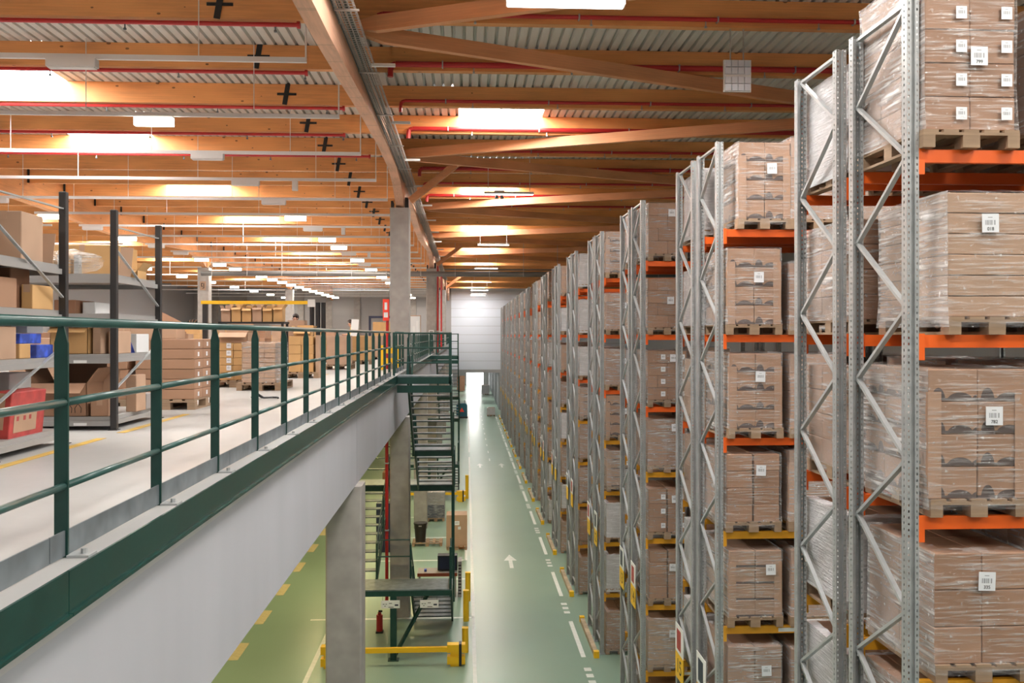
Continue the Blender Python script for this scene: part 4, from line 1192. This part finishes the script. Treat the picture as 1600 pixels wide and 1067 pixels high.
for x in (0.10, 0.2): MB().path([(x - 0.03, -0.268, 0.04), (x - 0.035, -0.268, 0.09), (x, -0.268, 0.14), (x + 0.035, -0.268, 0.09), (x + 0.03, -0.268, 0.04)], 0.003, 4).build('printed_arch', 'ink', r)
carton(-4.55, -4.25, 10.0, 10.3, s0 + 0.008, 0.30, 'carton_pale', 'pale carton lying inside the big open carton', tape=False)
o = thing('cardboard_sheet', (-4.02, 10.3, s0), 'bent pale cardboard between open cartons, lowest shelf', 'cardboard')
MB().bar((0, 0, 0), (0.02, 0.08, 0.5), 0.17, 0.006, up=(0, 1, 0)).build('sheet', 'carton_pale', o)
carton(-4.06, -3.87, 9.92, 10.15, s0, 0.19, 'carton', 'small brown carton at the foot of the second post')
carton(-3.90, -3.80 + 0.02, 10.5, 10.8, s0, 0.42, 'carton_pale', 'upright pale carton on the lowest shelf right of the post')
r = thing('tool_box', (-3.86, 11.05, s0), 'grey printed box with black panel and red end, lowest shelf', 'carton')
put('carton_body', box_me('carton_body', 0.12, 0.34, 0.18, 'grey_card', 0.004), r)
bx('black_panel', r, 0.0605, 0.062, 0.0, 0.12, 0.03, 0.17, 'ink'); bx('red_end', r, 0.0605, 0.062, 0.125, 0.17, 0.0, 0.18, 'red_card')
bx('pale_print', r, 0.0622, 0.0628, 0.02, 0.09, 0.05, 0.15, 'white')

# ------------------------------------------------------------------ pallets along the mezzanine
MZ = 'pallet loads on the upper floor'
def mload(x0, x1, y0, y1, style, n, ch, label, wrap=None, detail=1, mat=None, txt=None, sm=False):
    if mat: STY['tmp'] = ('', mat); style = 'tmp'
    return load((x0 + x1) / 2, (y0 + y1) / 2, ZM, style, label, w=x1 - x0, d=y1 - y0, n=n, ch=ch, group=MZ, wrap=wrap, detail=detail, txt=txt, small=sm)
mload(-4.52, -3.72, 12.5, 13.7, 'plain', (1, 3, 6), 0.138, 'six layers of long brown cartons on a pallet behind the shelving', detail=2, mat='carton')
lo = [o for o in C.objects if o.get('label', '').startswith('six layers of long')][0]
for k in range(6):
    for j in range(3): put('end_sticker', box_me('end_sticker', 0.002, 0.07, 0.06, 'label'), lo, (0.402, -0.42 + j * 0.4 + 0.03 * (k % 2), 0.18 + k * 0.138))
mload(-5.42, -4.62, 12.5, 13.7, 'plain', (1, 3, 6), 0.138, 'brown carton stack seen through the second shelving frame', mat='carton')
mload(-4.92, -4.18, 17.8, 18.9, 'pale', (2, 3, 5), 0.145, 'honey coloured cartons in five layers behind the third railing post', mat='carton_honey', detail=2, sm=True)
mload(-4.12, -3.52, 16.75, 17.9, 'pale', (3, 4, 8), 0.092, 'wrapped pallet of many small pale cartons near the railing', wrap='film', mat='carton_pale')
mload(-4.2, -3.62, 21.5, 22.6, 'pale', (2, 2, 4), 0.215, 'honey carton stack with gaps, tall board at its right', mat='carton_honey', detail=2)
o = thing('cardboard_sheet', (-3.52, 22.0, ZM), 'tall grey cardboard sheet standing beside the honey stack', 'cardboard')
MB().box(-0.05, 0.03, -0.5, 0.45, 0.0, 1.02).build('sheet', 'carton_pale', o)
mload(-4.12, -3.5, 26.7, 27.9, 'big', (1, 1, 1), 0.86, 'single large pale carton on a pallet, mid-distance upper floor', mat='carton_pale', detail=2)
mload(-3.95, -3.4, 31.3, 32.5, 'big', (1, 2, 2), 0.42, 'two-tier pale cartons on a pallet left of the red post', mat='carton_honey')
mload(-4.2, -3.5, 37.4, 38.6, 'big', (2, 2, 2), 0.42, 'far pale cartons near the railing, before the yellow guard', mat='carton_pale')
mload(-4.2, -3.5, 42.0, 43.2, 'pale', (2, 2, 3), 0.32, 'farther cartons on a pallet, in line with the railing', mat='carton_honey')
rm = random.Random(12)
cols2 = [(-6.0, 14.6), (-6.9, 14.7), (-6.1, 17.6), (-7.2, 17.8), (-8.3, 18.0), (-5.6, 21.6), (-6.6, 26.2), (-7.7, 26.4), (-5.6, 33.0), (-6.7, 33.2), (-7.8, 33.4),
         (-5.4, 38.0), (-6.5, 38.3), (-9.2, 24.5), (-10.4, 24.8), (-10.0, 31.0), (-8.9, 38.5), (-11.5, 38.0), (-5.6, 45.0), (-7.0, 45.4), (-9.5, 46.0), (-12.0, 46.0), (-6.2, 52.5), (-8.5, 53.0), (-11.0, 53.0)]
for i, (x, y) in enumerate(cols2):
    nz = rm.choice([3, 4, 4, 5]); ch = rm.uniform(0.2, 0.26)
    mload(x - 0.4, x + 0.4, y, y + 1.15, 'pale', (2, 2, nz), ch, 'background carton stack on the upper floor, %s in the rows behind the aisle' % ORD[i], mat=rm.choice(['carton_pale', 'carton_honey', 'carton']), detail=1 if y < 30 else 0)
carton(-4.62, -4.0, 12.6, 13.0, ZM + 0.975, 0.16, 'carton_pale', 'pale carton on top of the long brown stack', tape=False)
carton(-5.3, -4.7, 12.6, 13.2, ZM + 0.975, 0.2, 'carton_pale', 'pale carton on the stack behind the shelving')
carton(-4.85, -4.3, 17.9, 18.4, ZM + 0.872, 0.2, 'carton_pale', 'pale open carton on the honey coloured stack', open_top=True, flaps=0.2)
carton(-4.1, -3.7, 21.6, 22.0, ZM + 1.006, 0.12, 'carton_honey', 'open honey carton on the gapped stack', open_top=True, flaps=0.15)
# packing bench with a row of tilted cartons
r = thing('packing_bench', (-5.5, 24.0, ZM), 'dark packing bench behind the stacks carrying a row of cartons', 'bench')
bx('bench_top', r, -0.95, 0.75, -0.3, 0.4, 1.32, 1.37, 'black')
for x in (-0.9, 0.7):
    for y in (-0.25, 0.35): bx('leg', r, x - 0.03, x + 0.03, y - 0.03, y + 0.03, 0, 1.32, 'black_steel')
for i in range(6):
    carton(-6.42 + i * 0.27, -6.18 + i * 0.27, 23.85, 24.3, ZM + 1.372, 0.34 + 0.03 * (i % 2), 'carton_honey' if i % 3 else 'carton_pale', '%s carton from the left in the row on the dark bench' % ORD[i].capitalize(), rz=R(2), open_top=True, flaps=0.12)
r = thing('gantry_frame', (-5.1, 30.0, ZM), 'yellow gantry beam on dark film-wrapped posts above the cartons', 'gantry')
MB().box(-3.6, -0.1, -0.08, 0.08, 2.04, 2.15).build('gantry_beam', 'yellow', r)
for x in (0.0, 0.2, 0.38): MB().tube((x, 0, 0), (x, 0, 2.1), 0.075, 10).build('wrapped_post', 'black', r)
bx('white_plate', r, -0.12, 0.12, -0.12, -0.09, 1.95, 2.2, 'white')
MB().box(-3.55, -3.4, -0.08, 0.08, 0, 2.04).build('gantry_leg', 'black_steel', r)
mload(-5.5, -4.72, 26.9, 28.0, 'big', (1, 1, 1), 0.86, 'large carton below the pale one before the black posts', mat='carton')
carton(-5.35, -4.85, 27.2, 27.7, ZM + 1.005, 0.46, 'carton_pale', 'large pale carton in front of the black wrapped posts', tape=False)
o = thing('cardboard_sheet', (-6.95, 20.3, ZM + 1.1), 'wide tilted cardboard flap in front of the worker in blue', 'cardboard')
MB().bar((0.1, 0, -0.15), (0.35, 0.12, 0.34), 0.55, 0.008, up=(0, 1, 0)).build('sheet', 'carton', o)
mload(-7.3, -6.4, 19.9, 20.9, 'pale', (2, 2, 4), 0.24, 'carton stack under the tilted cardboard flap', mat='carton')
o = thing('white_board', (-4.35, 34.5, ZM), 'narrow white board leaning above the railing, mid-distance', 'board')
MB().bar((0, 0, 0), (0.12, 0.05, 1.62), 0.28, 0.02, up=(0, 1, 0)).build('sheet', 'white_card', o)
r = thing('dark_rack', (-4.3, 47.5, ZM), 'dark steel shelf frame with honey cartons left of the tall column', 'shelving')
for x in (-0.75, 0.75): bx('post', r, x - 0.06, x + 0.06, -0.06, 0.06, 0, 2.0, 'navy')
bx('top_beam', r, -0.81, 0.81, -0.06, 0.06, 1.9, 2.02, 'navy')
bx('shelf', r, -0.75, 0.75, -0.05, 0.6, 0.9, 0.95, 'navy')
carton(-4.9, -3.7, 47.5, 48.0, ZM + 0.952, 0.75, 'carton_honey', 'honey carton inside the dark steel frame')
# column guard, red post sign
r = thing('column_guard', (-2.45, 26.55, ZM), 'yellow steel column guard at the foot of the tall column', 'guard')
for x in (-0.05, 0.42): bx('guard_post', r, x - 0.07, x + 0.07, -0.06, 0.06, 0, 0.72, 'yellow')
for z in (0.18, 0.48): bx('guard_bar', r, -0.05, 0.42, -0.05, 0.05, z, z + 0.16, 'yellow')
r = thing('red_hydrant_post', (-2.36, 27.1, ZM), 'red hose post with a red sign beside the tall column', 'hydrant')
MB().tube((0, 0, 0), (0, 0, 2.1), 0.045, 10).build('pipe', 'red', r)
bx('sign_plate', r, -0.13, 0.06, -0.07, -0.05, 1.45, 2.1, 'hazard')
bx('sign_print', r, -0.10, 0.02, -0.073, -0.0705, 1.55, 1.7, 'white')
bx('sign_print', r, -0.08, 0.0, -0.073, -0.0705, 1.78, 2.0, 'white')
r = thing('cream_cabinet', (-2.85, 49.5, ZM), 'cream cabinet with hung papers beside the second upper column', 'cabinet')
bx('body', r, -0.35, 0.35, 0, 0.5, 0, 2.1, 'carton_pale'); bx('door_face', r, -0.33, 0.33, -0.02, 0.0, 0.05, 2.05, 'white_card')
for i in range(3): bx('paper', r, -0.28 + 0.2 * i, -0.14 + 0.2 * i, -0.03, -0.022, 0.9 + 0.1 * (i % 2), 1.2 + 0.3 * i, 'white')
r = thing('switch_box', (XC, 51.5, ZM + 0.55), 'white switch box fixed to the second upper column', 'switch box')
bx('body', r, -0.14, 0.14, -0.12, 0.005, 0.1, 0.75, 'white'); bx('screen', r, -0.1, 0.1, -0.125, -0.12, 0.55, 0.7, 'grey_card'); bx('button', r, -0.03, 0.03, -0.13, -0.12, 0.42, 0.48, 'black')
for i, (x, y) in enumerate(((-1.62, 51.6), (-1.70, 62.0))):
    r = thing('riser_pipe', (x, y, ZM), 'red riser pipe standing by the %s' % ('second upper column' if i == 0 else 'far end of the railing'), 'pipe')
    MB().tube((0, 0, 0), (0, 0, 5.2), 0.06, 10).build('tube', 'red', r)
    bx('pipe_clamp', r, -0.08, 0.08, -0.07, 0.07, 1.2, 1.26, 'galv')
r = thing('cable_coil', (-3.45, 14.6, ZM), 'tangle of black strap lying on the pale upper floor', 'strap')
MB().path([(0, 0, 0.02), (0.1, 0.05, 0.07), (0.2, -0.02, 0.02), (0.33, 0.06, 0.02), (0.42, 0.02, 0.02), (0.45, -0.1, 0.02)], 0.016, 6).path([(0.0, 0.1, 0.02), (0.08, -0.05, 0.1), (0.16, 0.06, 0.02)], 0.02, 6).build('strap', 'black', r)

# ------------------------------------------------------------------ workers among the cartons
def person(loc, rz, label, joints, top, long_hair=False):
    """one skinned body grown along a posed skeleton; clothing is set by region"""
    bones = [('pelvis', 'spine'), ('spine', 'chest'), ('chest', 'neck'), ('neck', 'chin'), ('chin', 'crown'),
             ('chest', 'shl'), ('shl', 'ell'), ('ell', 'wrl'), ('wrl', 'hal'), ('chest', 'shr'), ('shr', 'elr'), ('elr', 'wrr'), ('wrr', 'har'),
             ('pelvis', 'hil'), ('hil', 'knl'), ('knl', 'anl'), ('anl', 'tol'), ('pelvis', 'hir'), ('hir', 'knr'), ('knr', 'anr'), ('anr', 'tor')]
    rad = {'pelvis': .135, 'spine': .125, 'chest': .145, 'neck': .055, 'chin': .075, 'crown': .088, 'sh': .062, 'el': .045, 'wr': .032, 'ha': .036, 'hi': .085, 'kn': .06, 'an': .042, 'to': .04}
    names = list(joints)
    me = bpy.data.meshes.new('body')
    me.from_pydata([joints[n] for n in names], [(names.index(a), names.index(b)) for a, b in bones], [])
    o = bpy.data.objects.new('body', me); C.objects.link(o)
    md = o.modifiers.new('skin', 'SKIN')
    sv = me.skin_vertices[0].data
    for i, n in enumerate(names):
        q = rad.get(n, rad.get(n[:2], 0.05)); sv[i].radius = (q, q * 0.8 if n in ('pelvis', 'spine', 'chest') else q)
        sv[i].use_root = n == 'pelvis'
    sb = o.modifiers.new('sub', 'SUBSURF'); sb.levels = 2
    dg = bpy.context.evaluated_depsgraph_get()
    bm_ = bpy.data.meshes.new_from_object(o.evaluated_get(dg)); bm_.name = 'body'
    bpy.data.objects.remove(o); bpy.data.meshes.remove(me)
    for m in (top, 'skin', 'trousers'): bm_.materials.append(M[m])
    J = {n: Vector(p) for n, p in joints.items()}
    for p in bm_.polygons:
        c = p.center
        best = min(J, key=lambda n: (J[n] - c).length)
        p.material_index = 1 if best in ('chin', 'crown', 'hal', 'har', 'wrl', 'wrr', 'neck') else 2 if best in ('hil', 'hir', 'knl', 'knr', 'anl', 'anr', 'tol', 'tor', 'pelvis') else 0
        p.use_smooth = True
    r = thing('person', loc, label, 'person', None, rz)
    b = put('body', bm_, r)
    hd = (J['chin'] + J['crown']) / 2; up = (J['crown'] - J['chin']).normalized()
    fwd = Vector((0, -1, 0)); fwd = (fwd - up * fwd.dot(up)).normalized()
    bmh = bmesh.new(); bmesh.ops.create_uvsphere(bmh, u_segments=14, v_segments=9, radius=1)
    rot = up.to_track_quat('Z', 'Y').to_matrix()
    for v in bmh.verts:
        q = v.co.copy(); cut = 0.35 if (rot @ q).dot(fwd) > 0.2 else -0.75
        if q.z < cut: q.z = cut
        v.co = hd + up * 0.05 - fwd * 0.02 + rot @ Vector((q.x * 0.103, q.y * 0.112, q.z * 0.125))
    mh = bpy.data.meshes.new('hair'); bmh.to_mesh(mh); bmh.free(); mh.materials.append(M['hair']); mh.polygons.foreach_set('use_smooth', [True] * len(mh.polygons))
    put('hair', mh, b)
    if long_hair:
        q = hd - fwd * 0.085
        MB().tube(q + up * 0.05, q - up * 0.16, 0.075, 9, 0.08).tube(q - up * 0.16, q - up * 0.3, 0.08, 9, 0.04).build('hair_length', 'hair', b)
    sd = up.cross(fwd)
    for s in (-1, 1):
        p = hd + fwd * 0.088 + sd * s * 0.032 + up * 0.005
        MB().tube(p, p + fwd * 0.012, 0.011, 6).build('eye', 'ink', b)
        q = hd + sd * s * 0.09
        MB().tube(q, q + sd * s * 0.015, 0.025, 7).build('ear', 'skin', b)
    p = hd + fwd * 0.085 - up * 0.03; MB().tube(p + up * 0.035, p + fwd * 0.03, 0.008, 6, 0.014).build('nose', 'skin', b)
    p = hd + fwd * 0.085 - up * 0.065; MB().box(p.x - 0.022, p.x + 0.022, p.y - 0.006, p.y + 0.006, p.z - 0.005, p.z + 0.005).build('mouth', 'red_card', b)
    for side, w, h in (('l', 'wrl', 'hal'), ('r', 'wrr', 'har')):
        d = (J[h] - J[w]).normalized(); lat = d.cross(Vector((0, 0, 1)));
        lat = lat.normalized() if lat.length > 0.1 else Vector((1, 0, 0))
        for f in range(4):
            a = J[h] + lat * (f - 1.5) * 0.018; ln = (0.065, 0.078, 0.072, 0.055)[f]
            m1 = a + d * ln * 0.55; m2 = m1 + (d + Vector((0, 0, -0.6))).normalized() * ln * 0.5
            MB().tube(a, m1, 0.009, 6).tube(m1, m2, 0.0085, 6, 0.007).build('finger', 'skin', b)
        a = J[h] + lat * 0.03 - d * 0.03; MB().tube(a, a + (lat + d * 0.7).normalized() * 0.055, 0.010, 6, 0.008).build('thumb', 'skin', b)
    return r
def pose(lean, arm=0.4, s=1.0):
    """standing figure facing -y, upper body bent forward by lean radians"""
    def bend(x, y, z):
        py, pz = 0, 0.95; dy, dz = y - py, z - pz
        return (x * s, (py + dy * math.cos(lean) - dz * math.sin(lean)) * s, (pz + dy * math.sin(lean) + dz * math.cos(lean)) * s)
    j = {'pelvis': (0, 0, .95 * s), 'spine': bend(0, 0, 1.12), 'chest': bend(0, 0, 1.34), 'neck': bend(0, -.01, 1.47), 'chin': bend(0, -.03, 1.54), 'crown': bend(0, -.03, 1.66)}
    for k, sg in (('l', 1), ('r', -1)):
        j['sh' + k] = bend(.18 * sg, 0, 1.40); sx, sy, sz = j['sh' + k]
        j['el' + k] = (sx + .05 * sg, sy - .10, sz - .26 * s); ex, ey, ez = j['el' + k]
        j['wr' + k] = (ex - .04 * sg, ey - .22 * s, ez + (arm - 0.45) * 0.3); wx, wy, wz = j['wr' + k]
        j['ha' + k] = (wx, wy - .08, wz)
        j['hi' + k] = (.1 * sg * s, 0, .9 * s); j['kn' + k] = (.11 * sg * s, -.02, .49 * s); j['an' + k] = (.11 * sg * s, .02, .08 * s); j['to' + k] = (.12 * sg * s, -.14, .04 * s)
    return j
person((-5.45, 29.2, ZM), R(-35), 'person in a white top half hidden behind a pale carton', pose(0.05, s=0.97), 'shirt_white')
person((-4.32, 35.2, ZM), R(-80), 'long-haired person in a yellow vest standing beyond the railing', pose(0.28, s=0.93), 'vest_yellow', True)
r = thing('drum_fan', (-16.6, 55.5, ZM + 1.0), 'dark ribbed dome of a drum fan beside the plated column', 'fan')
mb = MB(); 
for i in range(9):
    a0 = math.pi * i / 8
    mb.path([(0.5 * math.cos(a0) * math.cos(t), 0.0 - 0.3 * math.sin(t), 0.45 + 0.5 * math.sin(a0) * math.cos(t)) for t in [0.0, 0.4, 0.8, 1.2, 1.57]], 0.02, 5)
mb.build('guard_ribs', 'carton_in', r); MB().tube((0, 0, 0.45), (0, 0.3, 0.45), 0.52, 18).build('drum', 'bin', r); bx('stand', r, -0.3, 0.3, 0, 0.3, -1.0, 0.0, 'grey_card')

# ------------------------------------------------------------------ on the ground floor
def barrier(x0, x1, y, label):
    r = thing('yellow_barrier', (x1, y, 0), label, 'barrier', 'yellow floor barriers')
    MB().box(-(x1 - x0), -0.5, -0.05, 0.05, 0.36, 0.48).build('barrier_rail', 'yellow', r)
    for x in (-0.28, -(x1 - x0) + 0.1):
        MB().box(x - 0.14, x + 0.14, -0.08, 0.08, 0, 0.5).build('barrier_post', 'yellow', r)
        for z in (0.06, 0.36): MB().box(x - 0.22, x + 0.24, -0.11, 0.11, z, z + 0.2).build('bumper', 'yellow', r)
        MB().box(x + 0.08, x + 0.15, -0.118, 0.118, 0.02, 0.58).build('black_band', 'black', r)
    return r
barrier(-3.55, 0.02, 22.95, 'yellow floor barrier in front of the nearest staircase')
barrier(-3.55, 0.02, 45.4, 'yellow floor barrier in front of the second staircase')
def bollard(x, y, h, label):
    r = thing('bollard', (x, y, 0), label, 'bollard', 'yellow bollards by the stairs')
    MB().tube((0, 0, 0), (0, 0, h), 0.085, 12).build('post', 'yellow', r, smooth=False); bx('cap', r, -0.085, 0.085, -0.085, 0.085, h, h + 0.01, 'yellow')
bollard(0.0, 26.5, 0.9, 'yellow bollard beside the foot of the nearest stair')
bollard(0.06, 28.5, 0.9, 'yellow bollard just beyond the nearest stair foot')
bollard(-0.02, 23.9, 0.65, 'short yellow bollard right behind the near barrier end')
bollard(0.05, 46.3, 1.2, 'tall yellow bollard at the second staircase')
for i, (x, lb) in enumerate(((-1.95, 'white lettered board left of the green post under the platform'), (-0.95, 'white lettered board in front of the lowest stair treads'), (-3.2, 'white lettered board at the left end under the platform'))):
    r = thing('notice_board', (x, 23.3, 1.38), lb, 'sign', 'white boards under the stair platform')
    bx('board', r, -0.24, 0.24, -0.008, 0.008, 0, 0.2, 'white')
    bx('blue_mark', r, 0.11, 0.2, -0.011, -0.0085, 0.06, 0.1, 'navy')
    for a, b, z in ((-0.2, -0.15, 0.1), (-0.13, -0.09, 0.1), (-0.04, 0.04, 0.12), (-0.16, -0.12, 0.05), (-0.05, 0.08, 0.02)): bx('print_mark', r, a, b, -0.011, -0.0085, z, z + 0.015, 'ink')
    for sx in (-0.2, 0.2): MB().tube((sx, 0, 0.2), (sx, 0, 0.29), 0.004, 5).build('hook', 'black_steel', r)
r = load(-0.36, 35.8, 0, 'big', 'tall rust brown carton on a pallet beside the aisle line', w=0.82, d=0.85, n=(1, 1, 1), ch=1.2, wrap=None, detail=2, guards=False)
r.children[1].data = box_me('carton', 0.82, 0.84, 1.2, 'carton_rust', 0.012)
sticker(r, 0.0, -0.428, 0.95, 0.2, 0.16); sticker(r, 0.1, -0.428, 0.78, 0.11, 0.11)
r = load(-1.37, 41.3, 0, 'dark', 'dark film-wrapped pallet behind the tan column on the ground', w=0.8, d=1.1, n=(2, 2, 4), ch=0.29, wrap='film_thick', detail=1)
for c in r.children:
    if c.name.startswith('carton'): c.data = box_me('carton', 0.395, 0.54, 0.285, 'navy' if c.location.z < 0.7 else 'grey_card', 0.006)
r = thing('empty_pallet', (-1.55, 36.3, 0), 'empty wooden pallet lying under the black bin', 'pallet'); pallet_parts(r, True, 1.2, 0.8)
r = thing('waste_bin', (-1.83, 36.2, 0.146), 'black plastic waste bin standing on a pallet', 'bin')
mb = MB().tube((0, 0, 0), (0, 0, 0.72), 0.2, 18, 0.255); mb.build('bin_body', 'bin', r, smooth=False)
MB().tube((0, 0, 0.70), (0, 0, 0.75), 0.275, 18).build('rim', 'bin', r); bx('grip', r, -0.06, 0.06, -0.3, -0.26, 0.64, 0.68, 'grey_card')
r = thing('desk', (-0.92, 28.9, 0), 'desk with red-brown edge under the stair landing', 'desk')
bx('desk_top', r, -0.64, 0.64, 0, 0.7, 0.74, 0.78, 'desk'); bx('front_edge', r, -0.64, 0.64, -0.015, 0.0, 0.68, 0.785, 'desk_edge')
for x in (-0.6, 0.56): bx('side_panel', r, x, x + 0.04, 0.02, 0.68, 0, 0.74, 'grey_card')
r = thing('monitor', (-0.6, 29.15, 0.782), 'black boxy screen standing on the desk', 'monitor')
bx('casing', r, -0.32, 0.32, 0, 0.35, 0.02, 0.5, 'black', 0.01); bx('screen', r, -0.28, 0.28, -0.004, 0.0, 0.06, 0.46, 'navy'); bx('stand', r, -0.2, 0.2, 0.05, 0.3, 0, 0.02, 'black')
r = thing('mesh_cabinet', (-0.2, 28.9, 0), 'narrow grey mesh cabinet at the right end of the desk', 'cabinet')
bx('body', r, -0.06, 0.06, 0, 0.6, 0, 1.15, 'grey_card')
for z in range(10): bx('slot', r, -0.045, 0.045, -0.004, 0.0, 0.1 + z * 0.1, 0.14 + z * 0.1, 'ink')
carton(-1.35, -1.27, 29.1, 29.2, 0.782, 0.08, 'blue_card', 'tiny blue pack on the desk', tape=False)
r = thing('locker', (-3.2, 35.0, 0), 'tall navy locker seen between the stair treads', 'locker')
bx('body', r, -0.28, 0.28, 0, 0.5, 0, 1.9, 'navy'); 
for x in (-0.27, 0.01): bx('door', r, x, x + 0.26, -0.02, 0.0, 0.06, 1.86, 'navy')
r = thing('empty_pallet', (-3.75, 29.2, 0), 'wooden pallet on the floor under the turning stair', 'pallet'); pallet_parts(r, False)
load(-3.9, 47.0, 0, 'dark', 'dark carton pallet far below the mezzanine by the red pipe', w=0.8, d=1.1, n=(2, 2, 4), ch=0.3, wrap=None, detail=0)
r = thing('drain_pipe', (-2.36, 26.9, 0), 'red pipe running down the left edge of the second lower column', 'pipe')
MB().path([(0.0, 0, 0.3), (0.0, 0, 5.75), (0.06, 0, 5.9)], 0.05, 10).build('tube', 'red', r)
bx('clamp', r, -0.06, 0.06, -0.055, 0.055, 2.6, 2.64, 'galv'); bx('clamp', r, -0.06, 0.06, -0.055, 0.055, 4.6, 4.64, 'galv')
r = thing('extinguisher', (-2.45, 25.6, 0), 'dark fire extinguisher box at the foot of the second lower column', 'extinguisher')
MB().tube((0, 0, 0.05), (0, 0, 0.5), 0.09, 10).tube((0, 0, 0.5), (0, 0, 0.58), 0.05, 8).build('cylinder', 'red', r); bx('handle', r, -0.03, 0.08, -0.015, 0.015, 0.58, 0.63, 'black'); bx('base', r, -0.1, 0.1, -0.1, 0.1, 0, 0.05, 'black')
# floor scrubber down the aisle
r = thing('floor_scrubber', (-0.42, 90.0, 0), 'petrol blue ride-on floor scrubber with a red warning triangle', 'vehicle')
MB().prism([(-0.55, 0.25), (0.55, 0.25), (0.55, 1.35), (0.4, 1.55), (-0.4, 1.55), (-0.55, 1.35)], 1, 0, 0.9).build('rear_body', 'blue_body', r)
MB().box(-0.5, 0.5, 0.9, 2.0, 0.25, 0.9).build('front_body', 'blue_body', r)
MB().box(-0.6, 0.6, -0.12, 0.2, 0.08, 0.25).build('squeegee', 'black', r)
MB().prism([(-0.24, 0.72), (0.24, 0.72), (0.0, 1.15)], 1, -0.02, 0.0).build('warning_triangle', 'hazard', r)
for x in (-0.5, 0.4):
    for y in (0.5, 1.6): MB().tube((x, y, 0.2), (x + 0.1, y, 0.2), 0.2, 12).build('wheel', 'rubber', r)
MB().box(-0.25, 0.25, 0.95, 1.35, 0.9, 1.0).build('seat', 'black', r); MB().tube((0, 1.7, 0.9), (0, 1.6, 1.35), 0.03, 8).build('steering_column', 'black', r)
MB().tube((0.3, 0.4, 1.55), (0.3, 0.4, 1.85), 0.06, 8).build('beacon', 'galv', r)
# goods beyond the far opening and by the last racks
load(-0.75, 134.0, 0, 'dark', 'dark pallet stack beyond the far opening, left of the daylight', w=1.15, d=1.1, n=(1, 1, 4), ch=0.55, wrap=None)
load(2.75, 127.0, 0, 'white', 'grey wrapped pallet beyond the far opening, right of the daylight', w=1.1, d=1.1, n=(2, 2, 3), ch=0.4, wrap='film_white')
load(2.6, 93.5, 0, 'white', 'low wrapped pallet standing at the far rack end in the aisle', w=0.8, d=1.1, n=(2, 2, 2), ch=0.35, wrap='film_white')
